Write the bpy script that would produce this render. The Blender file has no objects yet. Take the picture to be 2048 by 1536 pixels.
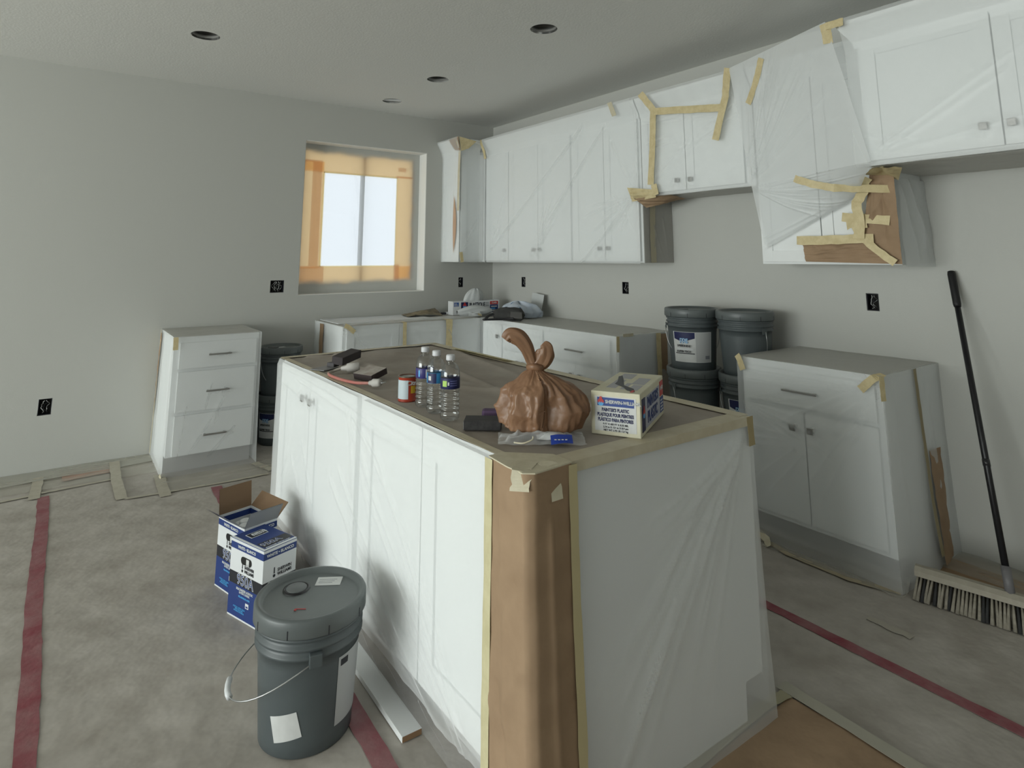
import bpy, bmesh, math, random
import numpy as np
from mathutils import Vector, Matrix, noise as mnoise
from math import radians as R, pi, sin, cos

random.seed(7)
rng = np.random.default_rng(7)
scene = bpy.context.scene
COL = scene.collection

# ------------------------------------------------------------------ camera
cam_d = bpy.data.cameras.new('camera')
cam = bpy.data.objects.new('camera', cam_d)
COL.objects.link(cam)
cam.location = (-3.6393, -5.3783, 1.4009)
cam.rotation_euler = (R(90 + 9.105), 0, R(-35.849))
cam_d.sensor_width = 36.0
cam_d.sensor_fit = 'HORIZONTAL'
cam_d.lens = 1234.8 / 2048 * 36.0
cam_d.shift_y = -(768 - 319) / 2048
cam_d.clip_start = 0.05
scene.camera = cam

# ------------------------------------------------------------------ world, lights, exposure
SKY = 1.38
world = bpy.data.worlds.new('overcast_sky')
scene.world = world
world.use_nodes = True
wn = world.node_tree
wn.nodes['Background'].inputs[0].default_value = (0.86, 0.94, 1.0, 1)
wn.nodes['Background'].inputs[1].default_value = SKY


def area(name, loc, rot, sx, sy, power, color):
    l = bpy.data.lights.new(name, 'AREA')
    l.shape = 'RECTANGLE'
    l.size, l.size_y = sx, sy
    l.energy = power
    l.color = color
    o = bpy.data.objects.new(name, l)
    o.location = loc
    o.rotation_euler = rot
    COL.objects.link(o)
    return o


# daylight through the patio door in the left wall and an added rear fill
area('patio_door_daylight', (-10.45, -3.7, 1.25), (0, R(-90), 0), 2.3, 5.6, 385, (0.93, 0.985, 0.955))
area('rear_fill_light', (-5.2, -8.95, 1.5), (R(90), 0, 0), 1.6, 1.2, 2, (0.95, 0.98, 0.97))

scene.view_settings.view_transform = 'Standard'
scene.view_settings.look = 'None'
scene.view_settings.gamma = 1.0
scene.view_settings.use_curve_mapping = False
scene.view_settings.exposure = 0.0

# ------------------------------------------------------------------ materials
MATS = {}


def M(name, col, rough=0.6, metal=0.0, spec=0.5, mott=None, scale=8.0, bump=0.0, bscale=60.0, detail=4.0):
    """principled material; mott = second colour mixed in by noise, bump = fine relief"""
    if name in MATS:
        return MATS[name]
    m = bpy.data.materials.new(name)
    m.use_nodes = True
    nt = m.node_tree
    b = nt.nodes['Principled BSDF']
    b.inputs['Base Color'].default_value = (*col, 1)
    b.inputs['Roughness'].default_value = rough
    b.inputs['Metallic'].default_value = metal
    b.inputs['Specular IOR Level'].default_value = spec
    if mott or bump:
        tc = nt.nodes.new('ShaderNodeTexCoord')
    if mott:
        n = nt.nodes.new('ShaderNodeTexNoise')
        n.inputs['Scale'].default_value = scale
        n.inputs['Detail'].default_value = detail
        n.inputs['Roughness'].default_value = 0.6
        nt.links.new(tc.outputs['Object'], n.inputs['Vector'])
        mr = nt.nodes.new('ShaderNodeMapRange')
        mr.inputs[1].default_value = 0.35
        mr.inputs[2].default_value = 0.65
        nt.links.new(n.outputs['Fac'], mr.inputs[0])
        mx = nt.nodes.new('ShaderNodeMix')
        mx.data_type = 'RGBA'
        mx.inputs[6].default_value = (*col, 1)
        mx.inputs[7].default_value = (*mott, 1)
        nt.links.new(mr.outputs[0], mx.inputs[0])
        nt.links.new(mx.outputs[2], b.inputs['Base Color'])
    if bump:
        n2 = nt.nodes.new('ShaderNodeTexNoise')
        n2.inputs['Scale'].default_value = bscale
        n2.inputs['Detail'].default_value = 3
        nt.links.new(tc.outputs['Object'], n2.inputs['Vector'])
        bp = nt.nodes.new('ShaderNodeBump')
        bp.inputs['Strength'].default_value = bump
        bp.inputs['Distance'].default_value = 0.01
        nt.links.new(n2.outputs['Fac'], bp.inputs['Height'])
        nt.links.new(bp.outputs[0], b.inputs['Normal'])
    MATS[name] = m
    return m


def film_mat(name, fac, col=(0.90, 0.92, 0.92), rough=0.28, trans=0.35, tint=(1, 1, 1), edge=0.55, spec=0.5):
    """thin polyethylene: partly clear, partly milky, glossy; denser where seen edge-on"""
    m = bpy.data.materials.new(name)
    m.use_nodes = True
    nt = m.node_tree
    nt.nodes.clear()
    out = nt.nodes.new('ShaderNodeOutputMaterial')
    tr = nt.nodes.new('ShaderNodeBsdfTransparent')
    tr.inputs[0].default_value = (*tint, 1)
    p = nt.nodes.new('ShaderNodeBsdfPrincipled')
    p.inputs['Base Color'].default_value = (*col, 1)
    p.inputs['Roughness'].default_value = rough
    p.inputs['Specular IOR Level'].default_value = spec
    tl = nt.nodes.new('ShaderNodeBsdfTranslucent')
    tl.inputs[0].default_value = (*col, 1)
    m1 = nt.nodes.new('ShaderNodeMixShader')
    m1.inputs[0].default_value = trans
    nt.links.new(p.outputs[0], m1.inputs[1])
    nt.links.new(tl.outputs[0], m1.inputs[2])
    lw = nt.nodes.new('ShaderNodeLayerWeight')
    lw.inputs[0].default_value = 0.35
    ma = nt.nodes.new('ShaderNodeMath')
    ma.operation = 'MULTIPLY_ADD'
    ma.inputs[1].default_value = edge
    ma.inputs[2].default_value = fac
    ma.use_clamp = True
    nt.links.new(lw.outputs['Facing'], ma.inputs[0])
    m2 = nt.nodes.new('ShaderNodeMixShader')
    nt.links.new(ma.outputs[0], m2.inputs[0])
    nt.links.new(tr.outputs[0], m2.inputs[1])
    nt.links.new(m1.outputs[0], m2.inputs[2])
    nt.links.new(m2.outputs[0], out.inputs[0])
    MATS[name] = m
    return m


def sheet_mat(name, col, trans, rough=0.7, mott=None, scale=10):
    """paper that passes some light"""
    m = M(name, col, rough, mott=mott, scale=scale)
    nt = m.node_tree
    b = nt.nodes['Principled BSDF']
    tl = nt.nodes.new('ShaderNodeBsdfTranslucent')
    tl.inputs[0].default_value = (*trans, 1)
    ad = nt.nodes.new('ShaderNodeMixShader')
    ad.inputs[0].default_value = 0.92
    nt.links.new(b.outputs[0], ad.inputs[1])
    nt.links.new(tl.outputs[0], ad.inputs[2])
    nt.links.new(ad.outputs[0], nt.nodes['Material Output'].inputs[0])
    return m


WALL = M('wall_paint', (0.50, 0.503, 0.472), 0.75, bump=0.06, bscale=180)
CEIL = M('ceiling_paint', (0.73, 0.733, 0.705), 0.85, bump=0.12, bscale=70)
WHITE = M('white_cabinet_paint', (0.80, 0.82, 0.815), 0.42)
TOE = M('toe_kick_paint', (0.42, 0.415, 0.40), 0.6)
NICKEL = M('brushed_nickel', (0.36, 0.355, 0.34), 0.38, metal=0.8)
KRAFT = M('brown_kraft_paper', (0.36, 0.245, 0.15), 0.8, mott=(0.30, 0.20, 0.12), scale=6, bump=0.25, bscale=14)
TAPE = M('tan_masking_tape', (0.66, 0.56, 0.33), 0.6, mott=(0.56, 0.46, 0.25), scale=30)
TAPE_F = M('pale_floor_tape', (0.47, 0.44, 0.36), 0.65, mott=(0.41, 0.375, 0.30), scale=30)
TAPE_P = M('pale_masking_tape', (0.62, 0.57, 0.43), 0.6, mott=(0.55, 0.50, 0.36), scale=30)
TOP_PAPER = M('oversprayed_paper', (0.36, 0.32, 0.275), 0.8, mott=(0.29, 0.25, 0.21), scale=5, bump=0.3, bscale=9)
FLOOR_P = M('floor_protection_paper', (0.460, 0.428, 0.386), 0.72, mott=(0.345, 0.314, 0.274), scale=5.5, bump=0.9, bscale=7.5, detail=9)
FLOOR = M('subfloor', (0.33, 0.31, 0.28), 0.9)
RED = M('red_seam_tape', (0.22, 0.035, 0.05), 0.5, mott=(0.29, 0.13, 0.135), scale=7, bump=0.3, bscale=25)
BUCKET = M('grey_bucket_plastic', (0.085, 0.100, 0.104), 0.42, mott=(0.075, 0.09, 0.094), scale=4)
LID = M('grey_lid_plastic', (0.120, 0.135, 0.135), 0.40, mott=(0.105, 0.12, 0.12), scale=6)
BLACK = M('black_plastic', (0.008, 0.008, 0.010), 0.38)
DARK = M('dark_hollow', (0.012, 0.012, 0.011), 0.9)
CAN_GREY = M('recessed_can_metal', (0.10, 0.10, 0.095), 0.55)
PAPERW = M('white_label_paper', (0.66, 0.67, 0.66), 0.6, mott=(0.58, 0.59, 0.58), scale=14)
LABELG = M('grey_label_paper', (0.45, 0.46, 0.46), 0.6)
NAVY = M('navy_print', (0.008, 0.012, 0.075), 0.5)
BLUE = M('blue_print', (0.014, 0.050, 0.24), 0.5)
BLUE2 = M('carton_blue', (0.012, 0.036, 0.17), 0.5)
SKYB = M('light_blue_print', (0.10, 0.42, 0.80), 0.5)
REDP = M('red_print', (0.50, 0.03, 0.03), 0.5)
BLKP = M('black_print', (0.012, 0.013, 0.018), 0.5)
GREYP = M('grey_print', (0.20, 0.21, 0.23), 0.6)
WCARD = M('white_carton', (0.68, 0.70, 0.71), 0.6)
CREAM = M('cream_carton', (0.68, 0.66, 0.52), 0.65, mott=(0.62, 0.58, 0.42), scale=9)
BCARD = M('brown_cardboard', (0.20, 0.125, 0.07), 0.85)
GCARD = M('grey_carton_inside', (0.36, 0.37, 0.38), 0.8)
WIRE = M('steel_wire', (0.45, 0.46, 0.46), 0.35, metal=0.9)
WPL = M('white_plastic', (0.70, 0.72, 0.73), 0.4)
VINYL = M('white_vinyl', (0.55, 0.55, 0.53), 0.5)
FILM = film_mat('plastic_film', 0.24)
FILM_T = film_mat('clear_toe_film', 0.10, col=(0.72, 0.72, 0.72), edge=0.22)
FILM_M = film_mat('medium_plastic_film', 0.34)
FILM_D = film_mat('dense_plastic_film', 0.54)
PALE_F = film_mat('pale_floor_film', 0.62, col=(0.66, 0.65, 0.58), edge=0.3)
FILM_TOP = film_mat('plastic_film_oversprayed', 0.42, col=(0.62, 0.60, 0.55), edge=0.35)
FILM_FL = film_mat('floor_plastic_film', 0.22, col=(0.72, 0.70, 0.62), edge=0.30)


def bottle_mat():
    """clear thin plastic: see-through in the middle, darker and mirror-like towards the edges"""
    m = bpy.data.materials.new('clear_bottle_plastic')
    m.use_nodes = True
    nt = m.node_tree
    nt.nodes.clear()
    out = nt.nodes.new('ShaderNodeOutputMaterial')
    lw = nt.nodes.new('ShaderNodeLayerWeight')
    lw.inputs[0].default_value = 0.28
    mx = nt.nodes.new('ShaderNodeMix')
    mx.data_type = 'RGBA'
    mx.inputs[6].default_value = (0.97, 0.98, 0.98, 1)
    mx.inputs[7].default_value = (0.55, 0.56, 0.56, 1)
    nt.links.new(lw.outputs['Facing'], mx.inputs[0])
    tr = nt.nodes.new('ShaderNodeBsdfTransparent')
    nt.links.new(mx.outputs[2], tr.inputs[0])
    gl = nt.nodes.new('ShaderNodeBsdfGlossy')
    gl.inputs['Color'].default_value = (0.95, 0.96, 0.97, 1)
    gl.inputs['Roughness'].default_value = 0.05
    ma = nt.nodes.new('ShaderNodeMath')
    ma.operation = 'MULTIPLY_ADD'
    ma.inputs[1].default_value = 0.35
    ma.inputs[2].default_value = 0.05
    nt.links.new(lw.outputs['Facing'], ma.inputs[0])
    ms = nt.nodes.new('ShaderNodeMixShader')
    nt.links.new(ma.outputs[0], ms.inputs[0])
    nt.links.new(tr.outputs[0], ms.inputs[1])
    nt.links.new(gl.outputs[0], ms.inputs[2])
    nt.links.new(ms.outputs[0], out.inputs[0])
    return m


CLEAR = bottle_mat()


# ------------------------------------------------------------------ object helpers
def link(o, parent=None):
    COL.objects.link(o)
    if parent is not None:
        o.parent = parent
    return o


def props(o, label=None, cat=None, group=None, kind=None):
    if label:
        o['label'] = label
    if cat:
        o['category'] = cat
    if group:
        o['group'] = group
    if kind:
        o['kind'] = kind
    return o


def thing(name, label, cat, loc=(0, 0, 0), rotz=0.0, group=None):
    o = bpy.data.objects.new(name, None)
    o.empty_display_size = 0.05
    o.location = loc
    o.rotation_euler = (0, 0, rotz)
    link(o)
    return props(o, label, cat, group)


def dup(root, loc=None, rotz=None, label=None, group=None):
    r = root.copy()
    COL.objects.link(r)
    if loc is not None:
        r.location = loc
    if rotz is not None:
        r.rotation_euler = (0, 0, rotz)
    if label:
        r['label'] = label
    if group:
        r['group'] = group
    for ch in list(root.children):
        c = ch.copy()
        COL.objects.link(c)
        c.parent = r
        for g in list(ch.children):
            d = g.copy()
            COL.objects.link(d)
            d.parent = c
    return r


class MB:
    """collects geometry with material slots into one mesh"""

    def __init__(self):
        self.v, self.f, self.m, self.s = [], [], [], []
        self.mats = []

    def mi(self, mat):
        if mat not in self.mats:
            self.mats.append(mat)
        return self.mats.index(mat)

    def add(self, verts, faces, mat, smooth=False, mx=None):
        o = len(self.v)
        if mx is not None:
            verts = [mx @ Vector(p) for p in verts]
        self.v += [tuple(p) for p in verts]
        i = self.mi(mat)
        for f in faces:
            self.f.append([o + k for k in f])
            self.m.append(i)
            self.s.append(smooth)
        return self

    def box(self, x0, x1, y0, y1, z0, z1, mat, mx=None, bev=0.0):
        bm = bmesh.new()
        bmesh.ops.create_cube(bm, size=1)
        for v in bm.verts:
            v.co = (x0 + (v.co.x + .5) * (x1 - x0), y0 + (v.co.y + .5) * (y1 - y0), z0 + (v.co.z + .5) * (z1 - z0))
        if bev:
            bmesh.ops.bevel(bm, geom=list(bm.edges), offset=bev, segments=2, affect='EDGES', profile=0.6)
        bm.normal_update()
        vs = [v.co.copy() for v in bm.verts]
        bm.verts.index_update()
        fs = [[v.index for v in f.verts] for f in bm.faces]
        bm.free()
        return self.add(vs, fs, mat, False, mx)

    def lathe(self, prof, mat, n=40, cx=0, cy=0, smooth=True, mx=None, a0=0.0, a1=2 * pi):
        """prof: list of (r, z)"""
        full = abs(a1 - a0 - 2 * pi) < 1e-6
        cols = n if full else n + 1
        vs, fs = [], []
        for (r, z) in prof:
            for k in range(cols):
                a = a0 + (a1 - a0) * k / n
                vs.append((cx + r * cos(a), cy + r * sin(a), z))
        for i in range(len(prof) - 1):
            for k in range(n):
                k2 = (k + 1) % cols if full else k + 1
                fs.append((i * cols + k, i * cols + k2, (i + 1) * cols + k2, (i + 1) * cols + k))
        return self.add(vs, fs, mat, smooth, mx)

    def tube(self, pts, r, mat, n=8, smooth=True, cap=True, mx=None, sq=(1, 1)):
        pts = [Vector(p) for p in pts]
        rs = r if isinstance(r, (list, tuple)) else [r] * len(pts)
        vs, fs = [], []
        prev = None
        for i, p in enumerate(pts):
            d = (pts[min(i + 1, len(pts) - 1)] - pts[max(i - 1, 0)]).normalized()
            if prev is None:
                a = d.orthogonal().normalized()
            else:
                a = (prev - d * prev.dot(d))
                a = a.normalized() if a.length > 1e-6 else d.orthogonal().normalized()
            prev = a
            b = d.cross(a)
            for k in range(n):
                t = 2 * pi * k / n
                vs.append(p + a * (cos(t) * rs[i] * sq[0]) + b * (sin(t) * rs[i] * sq[1]))
        for i in range(len(pts) - 1):
            for k in range(n):
                fs.append((i * n + k, i * n + (k + 1) % n, (i + 1) * n + (k + 1) % n, (i + 1) * n + k))
        if cap:
            fs.append(tuple(reversed(range(n))))
            fs.append(tuple(range((len(pts) - 1) * n, len(pts) * n)))
        return self.add(vs, fs, mat, smooth, mx)

    def prism(self, poly, axis, a, b, mat, mx=None, smooth=False):
        """extrude 2-D polygon along axis 'x','y' or 'z' from a to b"""
        def P(p, t):
            return {'x': (t, p[0], p[1]), 'y': (p[0], t, p[1]), 'z': (p[0], p[1], t)}[axis]
        n = len(poly)
        vs = [P(p, a) for p in poly] + [P(p, b) for p in poly]
        fs = [tuple(reversed(range(n))), tuple(range(n, 2 * n))]
        fs += [(i, (i + 1) % n, n + (i + 1) % n, n + i) for i in range(n)]
        return self.add(vs, fs, mat, smooth, mx)

    def grid(self, P, mat, smooth=True, mx=None):
        nv, nu = P.shape[:2]
        vs = [tuple(map(float, p)) for p in P.reshape(-1, 3)]
        fs = [(j * nu + i, j * nu + i + 1, (j + 1) * nu + i + 1, (j + 1) * nu + i) for j in range(nv - 1) for i in range(nu - 1)]
        return self.add(vs, fs, mat, smooth, mx)

    def build(self, name, parent=None, fix=True, world=False):
        if world and parent is not None:                  # vertices given in world metres: into the parent's own frame
            inv = (Matrix.Translation(parent.location) @ Matrix.Rotation(parent.rotation_euler[2], 4, 'Z')).inverted()
            self.v = [tuple(inv @ Vector(p)) for p in self.v]
        me = bpy.data.meshes.new(name)
        me.from_pydata(self.v, [], self.f)
        for m in self.mats:
            me.materials.append(m)
        me.polygons.foreach_set('material_index', self.m)
        me.polygons.foreach_set('use_smooth', self.s)
        if fix:
            bm = bmesh.new()
            bm.from_mesh(me)
            bmesh.ops.recalc_face_normals(bm, faces=list(bm.faces))
            bm.to_mesh(me)
            bm.free()
        me.update()
        o = bpy.data.objects.new(name, me)
        return link(o, parent)


def surf(fn, nu, nv, W, H, folds=(), noise=0.0, nscale=3.0, sign=-1.0, seed=0.0):
    """grid surface fn(U,V)->xyz displaced along its normal by ridges (folds) given in metres on the sheet"""
    U, V = np.meshgrid(np.linspace(0, 1, nu + 1), np.linspace(0, 1, nv + 1))
    P = np.stack(fn(U, V), axis=-1).astype(float)
    n = np.cross(np.gradient(P, axis=1), np.gradient(P, axis=0))
    n /= (np.linalg.norm(n, axis=-1, keepdims=True) + 1e-12)
    X, Y = U * W, V * H
    D = np.zeros_like(X)
    for f in folds:
        if f[0] == 'b':                                   # bump over a knob or pull
            _, bx, by, rx, ry, h = f
            D += h * np.exp(-((X - bx) / rx) ** 2 - ((Y - by) / ry) ** 2)
            continue
        ax, ay, bx, by, w0, w1, h = f
        dx, dy = bx - ax, by - ay
        L = math.hypot(dx, dy) + 1e-9
        s = ((X - ax) * dx + (Y - ay) * dy) / L ** 2
        t = ((X - ax) * dy - (Y - ay) * dx) / L
        w = np.clip(w0 + (w1 - w0) * s, 0.002, 1)
        tp = np.clip(s / 0.06, 0, 1) * np.clip((1 - s) / 0.35, 0, 1)
        tp = tp * tp * (3 - 2 * tp)
        D += h * tp * np.exp(-np.abs(t / w) ** 1.4)
    if noise:
        ph = rng.uniform(0, 6.28, 6) + seed
        D += noise * (np.sin(X * nscale * 2.1 + ph[0] + 1.3 * np.sin(Y * nscale * 1.7 + ph[1])) * np.sin(Y * nscale * 2.7 + ph[2])
                      + 0.5 * np.sin(X * nscale * 5.3 + Y * nscale * 3.1 + ph[3]) * np.sin(Y * nscale * 6.1 - X * nscale * 2.2 + ph[4]))
    return P + sign * n * D[..., None]


def fan(ax, ay, a0, a1, n, l0, l1, w=0.006, h=0.004, seed=1):
    r = random.Random(seed)
    out = []
    for k in range(n):
        a = R(a0 + (a1 - a0) * (k + r.uniform(-.3, .3)) / max(1, n - 1))
        L = r.uniform(l0, l1)
        s = r.uniform(0.0, 0.12)
        out.append((ax + cos(a) * s * L, ay + sin(a) * s * L, ax + cos(a) * L, ay + sin(a) * L, w * .6, w * r.uniform(1.0, 2.4), h * r.uniform(.45, 1.2)))
    return out


def bil(p00, p10, p11, p01):
    p00, p10, p11, p01 = [np.array(p, float) for p in (p00, p10, p11, p01)]

    def fn(U, V):
        Q = ((1 - U) * (1 - V))[..., None] * p00 + (U * (1 - V))[..., None] * p10 + (U * V)[..., None] * p11 + ((1 - U) * V)[..., None] * p01
        return Q[..., 0], Q[..., 1], Q[..., 2]
    return fn


def strip(mb, pts, width, nrm, mat, th=0.0007, jag=0.0, nsub=6, mx=None):
    """a strip of tape: closed thin ribbon following pts, facing nrm"""
    pts = [Vector(p) for p in pts]
    nrm = [Vector(nrm).normalized()] * len(pts) if not isinstance(nrm, list) else [Vector(q).normalized() for q in nrm]
    P, N = [], []
    for i in range(len(pts) - 1):
        for k in range(nsub):
            P.append(pts[i].lerp(pts[i + 1], k / nsub))
            N.append(nrm[i].lerp(nrm[i + 1], k / nsub).normalized())
    P.append(pts[-1]); N.append(nrm[-1])
    vs = []
    for i, p in enumerate(P):
        d = (P[min(i + 1, len(P) - 1)] - P[max(i - 1, 0)])
        s = N[i].cross(d).normalized()
        a = width / 2 + random.uniform(-jag, jag)
        b = width / 2 + random.uniform(-jag, jag)
        vs += [p + s * a + N[i] * th, p - s * b + N[i] * th, p - s * b, p + s * a]
    fs = []
    for i in range(len(P) - 1):
        o = 4 * i
        fs += [(o + j, o + (j + 1) % 4, o + 4 + (j + 1) % 4, o + 4 + j) for j in range(4)]
    fs += [(3, 2, 1, 0), tuple(4 * (len(P) - 1) + j for j in range(4))]
    mb.add(vs, fs, mat, False, mx)
    return mb


def tape(parent, pts, width, nrm, mat=None, name='masking_tape', jag=0.001, world=True):
    return strip(MB(), pts, width, nrm, mat or TAPE, jag=jag).build(name, parent, world=world)


def text(body, size, parent, loc, rot, mat, bold=0.0, align='CENTER', sx=1.0, ext=0.0004, name='lettering', shear=0.0, spacing=1.0):
    c = bpy.data.curves.new(name, 'FONT')
    c.body = body
    c.size = size
    c.align_x = align
    c.align_y = 'CENTER'
    c.extrude = ext
    c.offset = bold
    c.resolution_u = 3
    c.shear = shear
    c.space_character = spacing
    c.space_line = 0.9
    c.materials.append(mat)
    o = bpy.data.objects.new(name, c)
    o.location = loc
    o.rotation_euler = rot
    o.scale = (sx, 1, 1)
    return link(o, parent)


def plate(name, outer, holes, th, mat, mx, kind=None, parent=None):
    """flat slab with holes: outer and holes are lists of 2-D points, extruded th, placed by mx"""
    cu = bpy.data.curves.new(name, 'CURVE')
    cu.dimensions = '2D'
    cu.fill_mode = 'BOTH'
    cu.extrude = th / 2
    for poly in [outer] + holes:
        sp = cu.splines.new('POLY')
        sp.points.add(len(poly) - 1)
        for i, p in enumerate(poly):
            sp.points[i].co = (p[0], p[1], 0, 1)
        sp.use_cyclic_u = True
    t = bpy.data.objects.new(name, cu)
    me = bpy.data.meshes.new_from_object(t)
    bpy.data.objects.remove(t)
    bpy.data.curves.remove(cu)
    me.transform(mx)
    me.materials.clear()
    me.materials.append(mat)
    o = bpy.data.objects.new(name, me)
    link(o, parent)
    if kind:
        o['kind'] = kind
    return o


def rect(x0, x1, y0, y1):
    return [(x0, y0), (x1, y0), (x1, y1), (x0, y1)]


# ------------------------------------------------------------------ room shell
H = 2.7835
XL, YF = -10.5, -9.0
FRONT_ROT = Matrix.Rotation(R(90), 4, 'X')              # plane (x,z) facing -y


def wall_mx_y(y):                                        # 2-D (x,z) -> world at y
    return Matrix.Translation((0, y, 0)) @ FRONT_ROT


def wall_mx_x(x):                                        # 2-D (y,z) -> world at x
    return Matrix.Translation((x, 0, 0)) @ Matrix(((0, 0, 1, 0), (1, 0, 0, 0), (0, 1, 0, 0), (0, 0, 0, 1)))


WX0, WX1, WZ0, WZ1 = -1.985, -0.79, 1.093, 2.430        # kitchen window opening
OUT_Y = [(-2.159, 1.171, .110, .100), (-3.631, .414, .076, .106), (-0.383, 1.167, .054, .096)]
OUT_X = [(-0.530, 1.177, .062, .094), (-1.871, 1.171, .070, .092), (-3.724, 1.164, .066, .094)]
HOLES = [(-3.028, -1.243), (-1.376, -2.577), (-1.374, -1.252), (-1.377, -0.426)]

mb = MB(); mb.box(XL, 0, YF, 0, -0.1, -0.004, FLOOR)
props(mb.build('floor'), kind='structure')
circ = [[(x + .083 * cos(2 * pi * k / 32), y + .083 * sin(2 * pi * k / 32)) for k in range(32)] for x, y in HOLES]
plate('ceiling', rect(XL, 0, YF, 0), circ, 0.016, CEIL, Matrix.Translation((0, 0, H + .008)), 'structure')
plate('wall_back', rect(XL, 0.15, -0.1, H + .016), [rect(WX0, WX1, WZ0, WZ1)] + [rect(x - w / 2, x + w / 2, z - h / 2, z + h / 2) for x, z, w, h in OUT_Y], 0.15, WALL, wall_mx_y(0.075), 'structure')
plate('wall_right', rect(YF, 0.0, -0.1, H + .016), [rect(y - w / 2, y + w / 2, z - h / 2, z + h / 2) for y, z, w, h in OUT_X], 0.15, WALL, wall_mx_x(0.075), 'structure')
plate('wall_left', rect(YF, 0.0, -0.1, H + .016), [rect(-6.6, -0.8, 0.05, 2.45)], 0.15, WALL, wall_mx_x(XL - 0.075), 'structure')
plate('wall_front', rect(XL, 0.15, -0.1, H + .016), [rect(-6.1, -4.3, 0.85, 2.2)], 0.15, WALL, wall_mx_y(YF - 0.075), 'structure')
mb = MB(); mb.box(-60, 60, -60, 60, -0.62, -0.6, M('pale_site_ground', (0.42, 0.40, 0.37), 0.9, mott=(0.36, 0.34, 0.3), scale=.3))
props(mb.build('ground'), kind='structure')

# recessed light openings: a can above every hole
for i, (x, y) in enumerate(HOLES):
    places = ['over the plain wall left of the window', 'nearest the fridge cabinet', 'between the island and the corner cabinets', 'nearest the window, crossed by a white bar']
    t = thing('recessed_light_can', 'open round recessed light hole in the ceiling, ' + places[i], 'light fixture', (x, y, H), 0, 'recessed light openings')
    m_ = MB(); m_.lathe([(.083, .0), (.083, .016), (.079, .02), (.079, .115), (.0, .115)], CAN_GREY, 32)
    m_.build('can_housing', t, fix=False)
    m_ = MB(); m_.lathe([(.080, .012), (.080, .034), (.074, .034), (.074, .012), (.080, .012)], M('can_rim', (.26, .26, .25), .5), 32)
    m_.build('rim', t)
    m_ = MB(); m_.lathe([(.0, .07), (.026, .07), (.028, .114), (0, .114)], DARK, 16); m_.box(-.06, -.03, -.01, .03, .08, .114, DARK)
    m_.build('lamp_socket', t)
    if i == 3:
        m_ = MB(); m_.box(-.080, .080, -.010, .010, .003, .015, WHITE, mx=Matrix.Rotation(R(-18), 4, 'Z'))
        m_.build('support_bar', t)

# ------------------------------------------------------------------ kitchen window, masked
win = bpy.data.objects.new('window_1', None)
win.location = (WX0, 0.15, WZ0)
link(win)
props(win, kind='structure')
GX0, GX1, GZ0, GZ1 = -1.935, -0.863, 1.172, 2.405       # clear daylight opening
m_ = MB()
for a in ((WX0, GX0, WZ0, WZ1), (GX1, WX1, WZ0, WZ1), (GX0, GX1, WZ0, GZ0), (GX0, GX1, GZ1, WZ1)):
    m_.box(a[0], a[1], .172, .235, a[2], a[3], VINYL)
m_.build('window_frame', win, world=True)
m_ = MB(); m_.box(-1.381, -1.353, .180, .225, GZ0, GZ1, VINYL); m_.build('mullion', win, world=True)
GLASS = film_mat('window_glass', 0.02, rough=0.02, trans=0.0, edge=0.12, spec=0.6)
for a, b in ((GX0, -1.381), (-1.353, GX1)):
    m_ = MB(); m_.box(a, b, .203, .207, GZ0, GZ1, GLASS); m_.build('pane', win, world=True)
WPAPER = sheet_mat('backlit_kraft_paper', (0.42, 0.30, 0.18), (1.0, 0.70, 0.36), mott=(0.34, 0.22, 0.12), scale=4)
WSCRAP = sheet_mat('taupe_paper_scrap', (0.40, 0.33, 0.25), (0.80, 0.62, 0.50))
# strips of brown paper taped round the frame
WX = (-1.757, -1.028); WZ = (1.328, 2.182)
paper = [(WX0 + .01, WX1 - .01, WZ[1], WZ1 - .01, .1640), (WX0 + .01, WX1 - .01, WZ0 + .01, WZ[0], .1640), (WX0 + .012, WX[0], 1.315, 2.275, .1625), (WX[1], WX1 - .012, 1.19, 2.195, .1625)]
for x0, x1, z0, z1, y in paper:
    m_ = MB()
    m_.grid(surf(bil((x0, y, z1), (x1, y, z1), (x1, y, z0), (x0, y, z0)), 40, 40, x1 - x0, z1 - z0, noise=.0010, nscale=9), WPAPER)
    m_.build('masking_paper', win, fix=False, world=True)
# a second thickness of paper and a torn scrap, darker against the light
for x0, x1, z0, z1, y in ((-1.86, -1.775, 1.335, 2.265, .1605), (-1.02, -.935, 2.245, 2.285, .1605), (-1.04, -.985, 1.18, 1.345, .1605), (WX[1] - .01, -.87, 2.182, 2.200, .1605), (-1.93, -1.72, 1.10, 1.335, .1605), (WX0 + .012, -1.77, 2.265, 2.285, .1605)):
    m_ = MB()
    m_.grid(surf(bil((x0, y, z1), (x1, y, z1), (x1, y, z0), (x0, y, z0)), 8, 16, x1 - x0, z1 - z0, noise=.0004, nscale=9), WSCRAP)
    m_.build('paper_scrap', win, fix=False, world=True)
# cream tape along the inner paper edge
TAPEW = sheet_mat('backlit_tape', (0.7, 0.62, 0.4), (1.0, 0.92, 0.66))
for p in ([(WX[0], .159, WZ[0]), (WX[0], .159, WZ[1])], [(WX[1], .159, WZ[0]), (WX[1], .159, WZ[1])], [(WX[0], .159, WZ[1]), (WX[1], .159, WZ[1])], [(WX[0], .159, WZ[0]), (WX[1], .159, WZ[0])]):
    tape(win, p, .016, (0, -1, 0), TAPEW, jag=.0005)


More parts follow.
